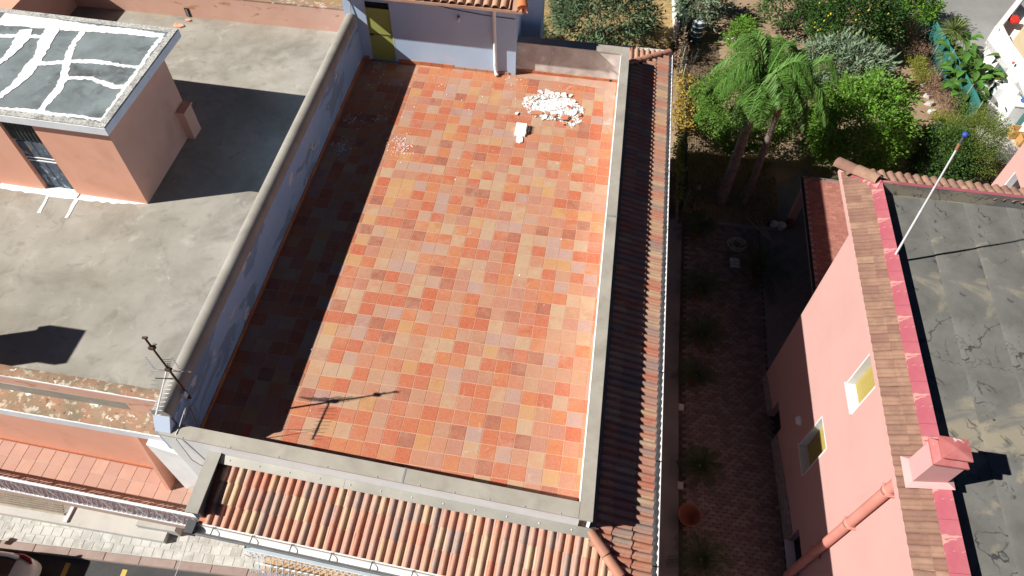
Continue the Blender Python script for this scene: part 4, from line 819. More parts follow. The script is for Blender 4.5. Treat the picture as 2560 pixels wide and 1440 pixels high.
o = obj('plaster_crumbs', b, m_plaster, kind='stuff'); tag(o, 'white plaster crumbs scattered over the terrace tiles', 'crumbs')
frs = [((1342,280),.34,.13,.25,'long salmon coloured piece of broken tile on the left of the rubble heap'),((1412,292),.22,.20,.1,'bright orange broken tile standing out on the right of the rubble heap'),((1385,287),.14,.1,.8,'small pinkish tile chip in the middle of the rubble heap'),((1424,266),.16,.07,-.3,'thin red tile shard near the top right of the rubble heap'),((1368,281),.12,.12,.4,'brown tile chip just right of the long salmon piece'),((1450,281),.09,.13,.2,'red tile corner poking out at the right edge of the heap'),((1412,303),.15,.09,.5,'orange tile sliver at the lower edge of the rubble heap'),((1428,297),.12,.09,1.0,'dull red tile chip right of the bright orange broken tile')]
for (px,py),sx,sy,rz,lb in frs:
    p = P(px,py,.1); b = MB(); q = [(-sx/2,-sy/2),(sx*.35,-sy*.55),(sx/2,sy*.2),(sx*.1,sy/2),(-sx*.45,sy*.35)]; b.prism(q, 0, .016)
    o = obj('tile_fragment', b, m_fragment, at=(0,0,0)); dd_ = max(0,1-(((px-1385)/74)**2+((py-272)/38)**2)); o.location = (p.x,p.y,.008+.075*min(1,dd_*1.6)); o.rotation_euler = (random.gauss(0,.2),random.gauss(0,.2)-.1,rz); tag(o, lb, 'tile piece', 'broken terracotta tiles in the heap')
p = P(1304,326,0); b = MB(); b.box(p.x-.15,p.y-.17,.02,p.x+.14,p.y+.16,.13,.02); b.box(p.x-.16,p.y-.24,.004,p.x+.12,p.y-.12,.06,.01); o = obj('plaster_block', b, m_plaster, at=p); tag(o, 'white plaster block lying alone in front of the rubble heap', 'rubble')
b = MB()
for k in range(6): b.tube([(p.x+.14,p.y-.1+.04*k,.03),(p.x+.20+.02*(k%2),p.y-.12+.05*k,.09)], .012, 4)
obj('mesh_scrap', b, m_darkmetal, o)
p = P(1299,350,0); b = MB(); b.prism([(p.x-.09,p.y+.12),(p.x-.08,p.y-.10),(p.x+.02,p.y-.13),(p.x+.09,p.y-.08),(p.x+.08,p.y+.02),(p.x+.05,p.y+.12)], .004, .03); o = obj('plaster_slab', b, m_plaster, at=p); tag(o, 'flat white plaster slab fallen just below the plaster block', 'rubble')

# ---------------------------------------------------------------- THE PINK HOUSE
ph = thing('pink_house', (12.5,-6,-7.4), 'salmon pink house with weathered tiled eaves and a dark flat roof', 'house')
wd_ = Vector((.0305,-1,0)).normalized(); wn = Vector((-1,-.0305,0)).normalized(); wo = Vector((10.81,-3.38,0)); wc = wn.dot(wo)
def WP(px,py): p = PN(px,py,tuple(wn),wc); return ((p-wo).dot(wd_), p.z)
W1 = (WP(2180,880),WP(2130,1033),WP(2117,957)); W2 = (WP(2055,1043),WP(2008,1187),WP(2000,1110)); W3 = (WP(1945,1003),WP(1924,1110),WP(1916,1037)); W4=(WP(1998,1325),)
hs = [(W1[0][0],W1[1][0],W1[2][1],-.33),(W2[0][0],W2[1][0],W2[2][1],W2[0][1]),(W3[0][0],W3[1][0],W3[2][1]-.02,W3[0][1]+.02),(5.35,6.3,-6.72,-5.75)]
b = MB(); b.wall(wo, wd_, 11.5, -7.6, .2, hs, .2, wn)
b.quad(wo+Vector((4.6,.12,-7.6)),wo+Vector((0,0,-7.6)),wo+Vector((0,0,.2)),wo+Vector((4.6,.12,.2)))
obj('wall', b, m_pink, ph)
def F(a,z,d=0): return wo+wd_*a-wn*d+Vector((0,0,z))
def fbox(mb,a0,a1,z0,z1,d0,d1): return mb.hexa([F(a0,z0,d0),F(a1,z0,d0),F(a1,z0,d1),F(a0,z0,d1)],[F(a0,z1,d0),F(a1,z1,d0),F(a1,z1,d1),F(a0,z1,d1)])
for k,(a0,a1,z0,z1) in enumerate(hs):
    b = MB()
    if k < 2:
        fbox(b,a0-.03,a1+.03,z0-.03,z0+.012,-.05,.199)
        fbox(b,a0-.03,a0+.012,z0+.012,z1,-.006,.199); fbox(b,a1-.012,a1+.03,z0+.012,z1,-.006,.199); fbox(b,a0-.03,a1+.03,z1-.012,z1+.03,-.006,.199)
        wnd = obj('window', b, m_marble, ph)
        b = MB(); fbox(b,a0+.012,a1-.012,z0+.012,z1-.012,.19,.198); sh_ = obj('shutter', b, m_shutter, wnd)
        n = 20
        for q in range(n): 
            b = MB(); zz = lerp(z0+.03,z1-.03,q/n); fbox(b,a0+.013,a1-.013,zz,zz+(z1-z0)/n*.62,.178,.189); obj('shutter_slat', b, m_shutter, wnd, at=F(a0,zz))
    else:
        fbox(b,a0-.02,a1+.02,z0-.02,z0+.015,-.06,.2); wnd = obj('basement_window', b, m_marble, ph)
        b = MB(); fbox(b,a0,a1,z0+.016,z1,.185,.195); obj('pane', b, m_black, wnd)
b = MB()
for a0,a1 in ((.0,W3[0][0]-.03),(W3[1][0]+.03,5.32),(6.33,11.5)):
    n = 10; b = MB()
    for q in range(n):
        aa,ab = lerp(a0,a1,q/n),lerp(a0,a1,(q+1)/n); g0,g1 = gz(wo.y-aa),gz(wo.y-ab); h_0 = .33+.03*random.random()
        b.hexa([F(aa,g0-.2,-.03),F(ab,g1-.2,-.03),F(ab,g1-.2,.02),F(aa,g0-.2,.02)],[F(aa,g0+h_0+.30*min(1,aa/4),-.03),F(ab,g1+h_0+.30*min(1,ab/4),-.03),F(ab,g1+h_0+.3*min(1,ab/4),.02),F(aa,g0+h_0+.30*min(1,aa/4),.02)])
    obj('stone_plinth', b, m_stone, ph)
b = MB(); a,z = WP(2000,1052); c_ = F(a,z); 
b.add([c_]+[F(a+.14*math.cos(t),z+.10*math.sin(t)) for t in [math.pi*i/8 for i in range(17)]]+[F(a+.10*math.cos(t),z+.05*math.sin(t)-.02,-.10) for t in [math.pi*i/8 for i in range(17)]], [(1+i,2+i,19+i,18+i) for i in range(16)]+[tuple(range(18,35))], True); obj('wall_lamp', b, m_appl, ph)
a,_ = WP(2245,1220); a2,_ = WP(1990,1432); b = MB(); b.tube([F(a,.15,-.12),F(a,-6.6,-.12)], .105, 18); dpk = obj('downpipe', b, m_pipe, ph)
for px,py in ((2238,1235),(2140,1325),(2050,1385)):
    _,z = WP(px,py); b = MB(); b.lathe(F(a,z-.05,-.12),[(.0,0),(.122,0),(.122,.10),(.108,.115)],18); b.bar(F(a,z,-.005),F(a,z,-.2),.28,.03); obj('pipe_collar', b, m_pipe, dpk)
# eaves: two courses of old tiles, painted flashing strip, membrane roof
E0 = P(2100,418,.25); E1 = P(2284,1440,.25); I0 = P(2198,458,.52); I1 = P(2416,1440,.52); Bk = P(2570,478,.25); BI = P(2570,499,.52)
ed = (E1-E0).normalized(); E1 = E0+ed*13; idr = (I1-I0).normalized(); I1 = I0+idr*13
bd_ = (Bk-E0).normalized(); Bk = E0+bd_*7; bid = (BI-I0).normalized(); BI = I0+bid*7
b = MB(); b.add([E0-Vector((0,0,.03)),E1-Vector((0,0,.03)),I1-Vector((0,0,.03)),I0-Vector((0,0,.03)),Bk-Vector((0,0,.03)),BI-Vector((0,0,.03)),E0-Vector((0,0,.16)),E1-Vector((0,0,.16)),Bk-Vector((0,0,.16)),F(0,.08),F(13,.08)], [(0,1,2,3),(0,3,5,4),(6,7,1,0),(8,6,0,4),(9,10,7,6)])
eav = obj('eave', b, m_pink, ph)
psrc = rtile(.205,.42,.07,.05,.018); pme2 = mesh_of('eave_tile', psrc, m_roofold)
up_ = (I0-E0); upl = Vector((1,0,.3)); ln = (lambda t: ((I0+idr*t)-(E0+ed*t)))
kee = lambda p: (p-E0).dot(Vector((bd_.x,bd_.y,0))) >= 0 and side(E0,I0,p) > .0
st_ = .335
slope(eav, E0+Vector((-.01,0,0)), E1+Vector((-.01,0,0)), (1,0,.33), 2, .205, st_, pme2, lambda p: side(E0,I0,p) < .02, 200, name='eave_tile', jz=.006)
slope(eav, Bk+Vector((0,.01,0)), E0+Vector((0,.01,0)), (0,-1,.33), 2, .205, st_*.95, pme2, lambda p: side(E0,I0,p) > -.02, 100, name='eave_tile', jz=.006)
ridge(eav, I0+Vector((-.02,.02,.05)), E0+Vector((-.02,.05,.03)), 2, .15, .14, m_roofold)
n = 14
for k in range(n):                                          # raspberry painted strip in lengths
    p0 = I0+idr*(12.6*k/n); p1 = I0+idr*(12.6*(k+1)/n-.006); wI = lambda p: lerp(.20,.26,min(1,(p-I0).length/9))
    b = MB(); b.hexa([p0+Vector((-wI(p0),0,-.03)),p1+Vector((-wI(p1),0,-.03)),p1+Vector((.03,0,-.03)),p0+Vector((.03,0,-.03))],[p0+Vector((-wI(p0),0,.012)),p1+Vector((-wI(p1),0,.012)),p1+Vector((.03,0,.085)),p0+Vector((.03,0,.085))]); obj('painted_flashing', b, m_pinkstrip, eav, at=p0)
b = MB(); b.hexa([I0+Vector((.03,-.06,-.03)),BI+Vector((0,-.06,-.03)),BI+Vector((0,.10,-.03)),I0+Vector((-.05,.10,-.03))],[I0+Vector((.03,-.06,.085)),BI+Vector((0,-.06,.085)),BI+Vector((0,.10,.02)),I0+Vector((-.05,.10,.02))]); obj('painted_flashing', b, m_pinkstrip, eav)
b = MB(); hi = lerp(E0,I0,.5); b.hexa([E0+Vector((.06,-.16,.0)),I0+Vector((-.10,-.22,.0)),I0+Vector((.02,.0,.0)),E0+Vector((.05,.0,.0))],[E0+Vector((.06,-.16,.05)),I0+Vector((-.10,-.22,.06)),I0+Vector((.02,.0,.10)),E0+Vector((.05,.0,.06))]); obj('hip_mortar', b, m_pinkstrip, eav)
MZ = .26
b = MB(); b.add([I0+Vector((.03,-.06,.08)),I0+idr*12.8+Vector((.03,0,.08)),I0+idr*12.8+Vector((.035,0,-.3)),I0+Vector((.035,-.06,-.3)),BI+Vector((0,-.06,.08)),BI+Vector((0,-.07,-.3))], [(0,1,2,3),(3,5,4,0)]); obj('upstand', b, m_memb, ph)
b = MB(); q0 = I0+Vector((.0,0,0)); b.add([(q0.x,q0.y,MZ-.01),(BI.x,BI.y,MZ-.01),(BI.x+1,-16,MZ-.01),(I1.x,-16,MZ-.01)], [(3,2,1,0)]); mroof = obj('flat_roof', b, m_memb, ph)
for k in range(8):                                          # overlapping membrane strips running along the roof
    x0 = I0.x+.05+.98*k; x1 = x0+1.05; dx_ = idr.x/abs(idr.y)
    yb = lerp(I0.y,BI.y,(x0-I0.x)/(BI.x-I0.x))-.08; mb = MB(); vs = []; n = 40
    for i in range(n+1):
        y = lerp(yb,-15.5,i/n); ox = dx_*(I0.y-y)*.9
        for t_,dz in ((0,.012),(.06,.022),(.5,.004),(1,.0)): vs.append((lerp(x0,x1,t_)+ox+.012*mnoise.noise((y*.8,k,t_)), y, MZ+dz+.006*mnoise.noise((y*1.6,k*5,t_*4))))
    mb.add(vs, [(4*i+q,4*i+4+q,4*i+5+q,4*i+1+q)[::-1] for i in range(n) for q in range(3)], True); obj('membrane_sheet', mb, m_memb, mroof, at=(x0,-6,MZ))
# chimney
c0 = P(2278,1203,.5); ch0 = Vector((c0.x+.02,c0.y,0)); 
b = MB(); b.box(ch0.x,ch0.y,.2,ch0.x+.52,ch0.y+.42,1.30); chm = obj('chimney', b, m_pinkpale, ph, at=(ch0.x,ch0.y,.3))
vs = [(ch0.x-.10,ch0.y-.10,.42),(ch0.x+.66,ch0.y-.10,.62),(ch0.x+.66,ch0.y+.5,.62),(ch0.x-.10,ch0.y+.5,.42),(ch0.x-.0,ch0.y-.0,.50),(ch0.x+.54,ch0.y-.0,.66),(ch0.x+.54,ch0.y+.43,.66),(ch0.x-.0,ch0.y+.43,.50)]
b = MB(); b.add(vs,[(0,1,5,4),(1,2,6,5),(2,3,7,6),(3,0,4,7)]); obj('mortar_skirt', b, m_pinkpale, chm)
b = MB(); x0,y0,x1,y1 = ch0.x-.03,ch0.y-.03,ch0.x+.55,ch0.y+.45
b.box(x0,y0,1.30,x1,y1,1.345); 
b.hexa([(x0+.0,y0+.0,1.345),(x1,y0,1.345),(x1,y1,1.345),(x0,y1,1.345)],[(x0+.10,y0+.07,1.42),(x1-.06,y0+.07,1.42),(x1-.06,y1-.07,1.42),(x0+.10,y1-.07,1.42)]); obj('chimney_collar', b, m_red, chm)
b = MB(); b.box(x0+.13,y0+.10,1.42,x1-.09,y1-.10,1.50); obj('flue_vent', b, m_cement, chm)
b = MB(); b.box(x0+.08,y0+.05,1.49,x1-.02,y1-.03,1.525); b.add([(x0+.08,y0+.05,1.526),(x1-.02,y0+.05,1.526),(x1-.02,y1-.03,1.526),(x0+.08,y1-.03,1.526),((x0+x1)/2+.03,(y0+y1)/2,1.565)],[(0,1,4),(1,2,4),(2,3,4),(3,0,4)]); obj('chimney_cap', b, m_red, chm)
# mast on the roof edge
b0 = P(2237,640,.52); t0_ = Vector((11.12,-4.58,3.93)); t0_ = PY(2412,338,b0.y+.03)
po = thing('flag_pole', b0, 'slim white pole with a blue cap rising from the pink house roof edge', 'pole')
b = MB(); b.tube([b0, lerp(b0,t0_,.42)], .026, 10); b.tube([lerp(b0,t0_,.415), lerp(b0,t0_,.62)], .022, 10); b.tube([lerp(b0,t0_,.615), lerp(b0,t0_,.93)], .019, 10); obj('pole_tube', b, m_marble, po)
b = MB(); b.tube([lerp(b0,t0_,.90), lerp(b0,t0_,.94)], .032, 10); obj('rusty_clamp', b, m_palmshaft, po)
b = MB(); b.tube([lerp(b0,t0_,.94), lerp(b0,t0_,.99)], .024, 8); obj('pole_neck', b, m_darkmetal, po)
b = MB(); b.lathe(t0_,[(0,-.03),(.05,-.02),(.055,.03),(.03,.06),(0,.065)],12); obj('pole_cap', b, m_bluecloth, po)
b = MB(); b.lathe(b0+Vector((0,0,-.05)),[(.07,0),(.05,.05),(.03,.07)],10); obj('pole_base', b, m_cement, po)
# canopy at the back corner
zN = -5.45; k0 = P(2000,438,zN); k1 = P(2120,452,zN); k2 = P(2062,860,zN)
cn = thing('tiled_canopy', (k0.x+.5,k0.y-2,-7.4), 'low red tiled canopy with a grey gutter beside the pink house', 'canopy')
cx0,cy1,cy0 = k0.x+.12, k0.y-.12, k2.y-.5
b = MB(); b.box(cx0,cy0,zN-.16,cx0+5.5,cy1,zN-.02); obj('canopy_slab', b, m_pink, cn)
ct = MB(); ct.box(-.115,-.058,-.012,.115,.058,.004,.003); ctm = mesh_of('canopy_tile', ct, m_canopy); n1 = 0; stf = MB()
for j in range(int((cy1-cy0)/.12)):
    for i in range(9):
        x = cx0+.12+.236*i+(.118 if j%2 else 0); y = cy1-.06-.12*j; dz = random.uniform(-.002,.004)
        if n1 < 300: inst('canopy_tile', ctm, cn, (x,y,zN-.004+dz), (random.gauss(0,.01),random.gauss(0,.01),0)); n1 += 1
        else: stf.add([v+Vector((x,y,zN-.004+dz)) for v in ct.v], ct.f)
obj('canopy_tiles', stf, m_canopy, cn, kind='stuff')
gutter(cn, (cx0-.005,cy0,zN-.03), (cx0-.005,cy1+.1,zN-.03), (-1,0,0), .11, m_darkmetal, m_metal2, .55)
gutter(cn, (cx0-.1,cy1+.005,zN-.03), (cx0+5.4,cy1+.005,zN-.03), (0,1,0), .11, m_metal2, m_metal2, .55)
for y in (cy1-.15,cy0+1.2): b = MB(); b.box(cx0+.05,y-.12,zc-.1,cx0+.3,y+.12,zN-.16); obj('canopy_post', b, m_pink, cn)
# second pink volume at the far right
k = P(2475,466,-4.6); px2 = thing('pink_outbuilding', (k.x+2,k.y-2,-7.4), 'tall pink wall with a white framed window at the far right edge', 'building')
w0 = PX(2513,467,k.x); w1_ = PX(2538,431,k.x); w2_ = PX(2553,469,k.x); ho_ = (k.y-w1_.y, k.y-w2_.y+.25, w0.z-.5, w1_.z)
b = MB(); b.wall((k.x,k.y), (0,-1), 7, -7.4, 1.2, [ho_], .25, (-1,0)); b.quad((k.x,k.y,1.2),(k.x,k.y-7,1.2),(k.x+4,k.y-7,1.2),(k.x+4,k.y,1.2)); b.quad((k.x+4,k.y,-7.4),(k.x,k.y,-7.4),(k.x,k.y,1.2),(k.x+4,k.y,1.2)); obj('wall', b, m_pink, px2)
b = MB(); ya, yb2 = k.y-ho_[0], k.y-ho_[1]; b.box(k.x-.03,yb2-.02,ho_[2]-.04,k.x+.24,ya+.02,ho_[2]); b.box(k.x-.012,ya-.03,ho_[2],k.x+.24,ya+.02,ho_[3]); b.box(k.x-.012,yb2-.02,ho_[2],k.x+.24,yb2+.03,ho_[3]); wnd = obj('window', b, m_marble, px2)
b = MB(); b.box(k.x+.2,yb2+.03,ho_[2],k.x+.23,ya-.03,ho_[3]); obj('pane', b, m_glass, wnd)
# ---------------------------------------------------------------- GARDEN: trees and plants
def mpp(p): return -(RM.transposed() @ (Vector(p)-CAM)).z/FPX      # metres per photo pixel at a place
def leafcloud(mb, c, rad, nclump, per, ll, lw, clump_r, flat=.35, shell=.55, droop=0, seed=0):
    rng_ = random.Random(seed); c = Vector(c)
    for k in range(nclump):
        while True:
            d = Vector((rng_.gauss(0,1),rng_.gauss(0,1),rng_.gauss(0,1))).normalized()
            if d.z > -.55: break
        bump = 1+.22*mnoise.noise(d*2.3+Vector((seed,seed*.7,0)))+.12*mnoise.noise(d*6+Vector((0,seed,5)))
        r = (shell+(1-shell)*rng_.random()**.5)*bump
        cc = c+Vector((d.x*rad[0]*r, d.y*rad[1]*r, d.z*rad[2]*r)); cr = clump_r*rng_.uniform(.6,1.3)
        for q in range(per):
            o = Vector((rng_.gauss(0,1),rng_.gauss(0,1),rng_.gauss(0,.7)))*cr*.55
            dir_ = (o.normalized()*.8+d*.7+Vector((rng_.gauss(0,.5),rng_.gauss(0,.5),rng_.gauss(0,.35)-droop))).normalized()
            sdv = dir_.cross(Vector((rng_.gauss(0,flat),rng_.gauss(0,flat),1))).normalized(); nv = sdv.cross(dir_)
            L = ll*rng_.uniform(.7,1.25); W = lw*rng_.uniform(.8,1.2); b0 = cc+o
            mb.add([b0, b0+dir_*L*.45+sdv*W*.5-nv*W*.12, b0+dir_*L, b0+dir_*L*.45-sdv*W*.5-nv*W*.12], [(0,1,2),(0,2,3)])
def limbs(mb, base, c, rad, n, r0, seed=0):
    rng_ = random.Random(seed); base = Vector(base); c = Vector(c); fork = lerp(base, c, .42)
    mb.tube([base, lerp(base,fork,.5)+Vector((rng_.gauss(0,.04),rng_.gauss(0,.04),0)), fork], [r0,r0*.8,r0*.65], 8)
    for k in range(n):
        a = 2*math.pi*k/n+rng_.random(); e = c+Vector((math.cos(a)*rad[0]*.7, math.sin(a)*rad[1]*.7, rng_.uniform(-.1,.7)*rad[2]))
        m_ = lerp(fork,e,.5)+Vector((0,0,-.1)); mb.tube([fork, m_, e], [r0*.5,r0*.33,r0*.12], 6)
def tree(name, label, cat, px, py, z, rpx, rz, m, n, per, ll, lw, cr, base=None, ry=None, trunk=.09, group=None, seed=1, shell=.55, flat=.35, droop=0, limb=5):
    c = P(px,py,z); r = rpx*mpp(c); rad = (r, (ry*mpp(c) if ry else r), rz); bs = Vector(base) if base else Vector((c.x,c.y,zc))
    t = thing(name, bs, label, cat, group)
    mb = MB(); limbs(mb, bs-Vector((0,0,.1)), c, rad, limb, trunk, seed); obj('trunk', mb, m_bark, t)
    mb = MB(); leafcloud(mb, c, rad, n, per, ll, lw, cr, flat, shell, droop, seed); obj('crown', mb, m, t); return t, c, rad
GT = 'trees in the back garden'
tree('citrus_tree','wide fresh green clipped citrus tree standing under the left palm','tree',1866,272,-5.75,122,1.35,m_hedge,950,30,.09,.05,.20,group=GT,seed=3,shell=.8,flat=.5)
t,c,r_ = tree('lemon_tree','big bright green lemon tree behind the back corner of the pink house','tree',2148,318,-5.55,126,1.85,m_lemon,640,28,.13,.068,.27,group=GT,seed=4,shell=.5)
for k in range(7):
    p = P(2070+random.uniform(-12,22),408+random.uniform(-10,12),-6.6+.15*k*.3); b = MB(); b.lathe(p,[(0,-.04),(.028,-.02),(.032,.01),(.02,.04),(0,.052)],8); obj('lemon', b, m_fruit, t, at=p)
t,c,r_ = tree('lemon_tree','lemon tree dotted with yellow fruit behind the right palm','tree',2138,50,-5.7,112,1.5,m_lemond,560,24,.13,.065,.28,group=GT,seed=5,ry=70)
ll_ = MB(); ll_.lathe((0,0,0),[(0,-.045),(.03,-.025),(.036,.01),(.022,.045),(0,.058)],8); lme = mesh_of('lemon', ll_, m_fruit)
for k in range(90):
    d = Vector((random.gauss(0,1),random.gauss(0,1)-.5,random.gauss(0,1)+.5)).normalized(); inst('lemon', lme, t, c+Vector((d.x*r_[0],d.y*r_[1],d.z*r_[2]))*random.uniform(.9,1.05))
tree('loquat_tree','grey green broad leaved loquat tree right of the palm fronds','tree',2108,168,-6.1,112,1.0,m_loquat,230,16,.26,.075,.34,group=GT,seed=6,ry=75,flat=.5)
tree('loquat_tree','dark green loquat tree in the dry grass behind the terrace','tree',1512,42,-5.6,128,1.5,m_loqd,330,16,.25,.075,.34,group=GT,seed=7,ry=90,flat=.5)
tree('loquat_tree','small silvery loquat tree beside the blue water drum','tree',1752,0,-6.1,66,.8,m_loquat,140,16,.24,.075,.3,group=GT,seed=8,flat=.5)
tree('citrus_tree','glossy green citrus tree above the top end of the teal net','tree',2285,12,-6.0,62,1.2,m_lemon,220,24,.12,.06,.25,group=GT,seed=9)
tree('citrus_tree','deep green citrus tree at the top behind the left palm','tree',1975,2,-5.9,75,1.2,m_lemond,230,22,.13,.065,.27,group=GT,seed=10)
tree('citrus_tree','low bright citrus tree between the water drum and the left palm','tree',1856,88,-6.5,40,.7,m_lemon,120,22,.10,.05,.2,group=GT,seed=11)
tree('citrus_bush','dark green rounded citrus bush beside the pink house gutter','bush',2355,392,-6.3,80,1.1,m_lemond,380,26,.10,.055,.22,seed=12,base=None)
tree('feathery_shrub','tall feathery yellow green shrub by the concrete yard','bush',2424,362,-5.9,80,1.45,m_feath,620,28,.09,.022,.2,seed=13,shell=.35)
tree('orange_shrub','small shrub with orange tips at the corner of the tall pink wall','bush',2492,432,-6.7,20,.5,m_vine,60,16,.07,.04,.14,seed=14,trunk=.03)
tree('dark_shrub','small dark shrub at the corner of the stair hut','bush',1348,78,-6.9,18,.5,m_loqd,60,14,.12,.05,.18,seed=15,trunk=.03)
tree('dark_shrub','dark shrub creeping up the grassy bank at the left of the loquat','bush',1395,0,-6.8,26,.6,m_loqd,60,14,.14,.05,.2,seed=16,trunk=.03)
# queen palms
def frond(mb, base, az, length, rise, fall, nl, ll, rng_, lw=.028, hang=.75):
    base = Vector(base); d = Vector((math.cos(az),math.sin(az),0)); pts = []
    for i in range(13):
        t = i/12; pts.append(base+d*(length*(t*.82-.08*t*t))+Vector((0,0,rise*math.sin(min(1,t*1.5)*math.pi/2)-fall*t*t)))
    mb.tube(pts, [.028*(1-.85*i/12)+.004 for i in range(13)], 5, cap=False)
    for i in range(nl):
        t = .12+.88*(i/nl); f_ = t*12; k = min(11,int(f_)); p = lerp(pts[k],pts[k+1],f_-k); tg = (pts[k+1]-pts[k]).normalized(); s_ = tg.cross(Vector((0,0,1))).normalized()
        for sg in (1,-1):
            L = ll*(math.sin(math.pi*(.15+.8*t))**.6)*rng_.uniform(.8,1.15)
            dv = (s_*sg*rng_.uniform(.55,1.0)+tg*rng_.uniform(.35,.7)+Vector((0,0,rng_.uniform(-.45,.5)))).normalized()
            e1 = p+dv*L*.5; dv2 = (dv*(1-hang*.6)+Vector((0,0,-hang*rng_.uniform(.6,1.2)))).normalized(); e2 = e1+dv2*L*.55
            wv = dv.cross(Vector((0,0,1)))
            if wv.length < .01: wv = s_
            wv = wv.normalized()*lw/2
            mb.add([p-wv*.6,p+wv*.6,e1+wv,e1-wv,e2], [(0,1,2,3),(3,2,4)])
def palm(label, bpx, tpx, tz, nf, length, seed, r0):
    rng_ = random.Random(seed); bs = P(*bpx, zc); d = P(*tpx, tz); top = Vector((d.x,d.y,tz))
    t = thing('queen_palm', bs, label, 'palm', 'queen palms on the lawn')
    n = 26; pts = [lerp(bs,top,i/n)+Vector((rng_.gauss(0,.004),rng_.gauss(0,.004),0)) for i in range(n+1)]
    mb = MB(); mb.tube([pts[0]-Vector((0,0,.1))]+pts, [r0*1.5]+[r0*(1.25-.45*i/n)*(1.06 if i%2 else .97) for i in range(n+1)], 12); obj('trunk', mb, m_palmbark, t)
    mb = MB(); s1 = top+Vector((.02,.02,.65)); mb.tube([lerp(top,s1,-.3),top,lerp(top,s1,.4),s1], [r0*.92,r0*1.0,r0*.8,r0*.45], 10); 
    for k in range(9): a = rng_.uniform(0,6.3); mb.bar(top+Vector((math.cos(a)*r0*.9,math.sin(a)*r0*.9,-.3+rng_.random()*.3)), top+Vector((math.cos(a)*r0*1.1,math.sin(a)*r0*1.1,.25)), .07,.02, (math.cos(a),math.sin(a),.1))
    obj('crownshaft', mb, m_palmshaft, t)
    for k in range(nf):
        mb = MB(); az = 2*math.pi*k/nf*1.0+rng_.uniform(-.25,.25); yng = rng_.random()
        frond(mb, s1, az, length*rng_.uniform(.85,1.1), rng_.uniform(.6,1.3)+.9*yng*(k%3==0), rng_.uniform(.8,1.6), 120, .60, rng_, .022); obj('frond', mb, m_frond, t)
palm('left and thicker trunked queen palm with drooping feathery fronds', (1800,507), (1893,248), -2.75, 17, 2.15, 21, .17)
palm('right and slimmer queen palm leaning its fronds over the loquat', (1862,507), (1946,275), -3.15, 16, 2.05, 22, .125)
# yucca and bird-of-paradise by the yard
p = P(2385,105,-6.2); yu = thing('yucca', (p.x,p.y,zc), 'spiky yucca with pale striped blades at the end of the concrete yard', 'plant')
b = MB(); b.tube([(p.x,p.y,zc-.1),(p.x,p.y,-6.0)], [.1,.07], 8); obj('stem', b, m_bark, yu)
for (cx,cy,z_,n_,l_) in ((2385,75,-5.7,120,.75),(2372,135,-6.7,90,.65)):
    b = MB(); o_ = P(cx,cy,z_)
    for k in range(n_):
        a = random.uniform(0,6.3); e = random.uniform(-.35,1.2); d = Vector((math.cos(a)*math.cos(e),math.sin(a)*math.cos(e),math.sin(e))); s_ = d.cross(Vector((0,0,1))).normalized()*.022
        b.add([o_-s_,o_+s_,o_+d*l_*.7+s_*.8-Vector((0,0,.02)),o_+d*l_-Vector((0,0,.09)),o_+d*l_*.7-s_*.8-Vector((0,0,.02))], [(0,1,2,4),(4,2,3)])
    obj('blade_rosette', b, m_yucca, yu)
def bigleaf(mb, base, d, stem, L, W):
    base = Vector(base); d = Vector(d).normalized(); tip0 = base+d*stem+Vector((0,0,.0)); mb.tube([base,lerp(base,tip0,.5)+Vector((0,0,.05)),tip0], [.02,.015,.012], 4)
    h = Vector((d.x,d.y,.0)); h = h.normalized() if h.length > .05 else Vector((1,0,0)); s_ = h.cross(Vector((0,0,1))); vs = []; n = 8
    for i in range(n+1):
        t = i/n; c = tip0+d*(L*t*.6)+h*(L*t*.5)+Vector((0,0,-.45*L*t*t)); w_ = W*.5*math.sin(math.pi*min(1,.06+.94*t))**.7*(1 if i < n else .1); up = Vector((0,0,.22*w_*2))
        vs += [c-s_*w_+up, c, c+s_*w_+up]
    mb.add(vs, [(3*i+k,3*i+k+1,3*i+k+4,3*i+k+3) for i in range(n) for k in (0,1)], True)
p = P(2420,215,zc); st = thing('bird_of_paradise', (p.x,p.y,zc), 'clump of giant bird of paradise with broad paddle leaves by the white house', 'plant')
rng_ = random.Random(5)
for k in range(100):
    q = P(2392+rng_.gauss(0,18), 222+rng_.gauss(0,36), zc); a = rng_.uniform(0,6.3); e = rng_.uniform(.75,1.4); b = MB()
    bigleaf(b, q, (math.cos(a)*math.cos(e),math.sin(a)*math.cos(e),math.sin(e)), rng_.uniform(.4,1.6), rng_.uniform(.6,1.05), rng_.uniform(.22,.33)); obj('paddle_leaf', b, m_strel, st)
tree('green_shrub','low green shrub at the lower end of the teal net','bush',2420,262,-6.85,34,.55,m_lemond,110,20,.09,.05,.18,seed=18,trunk=.03)
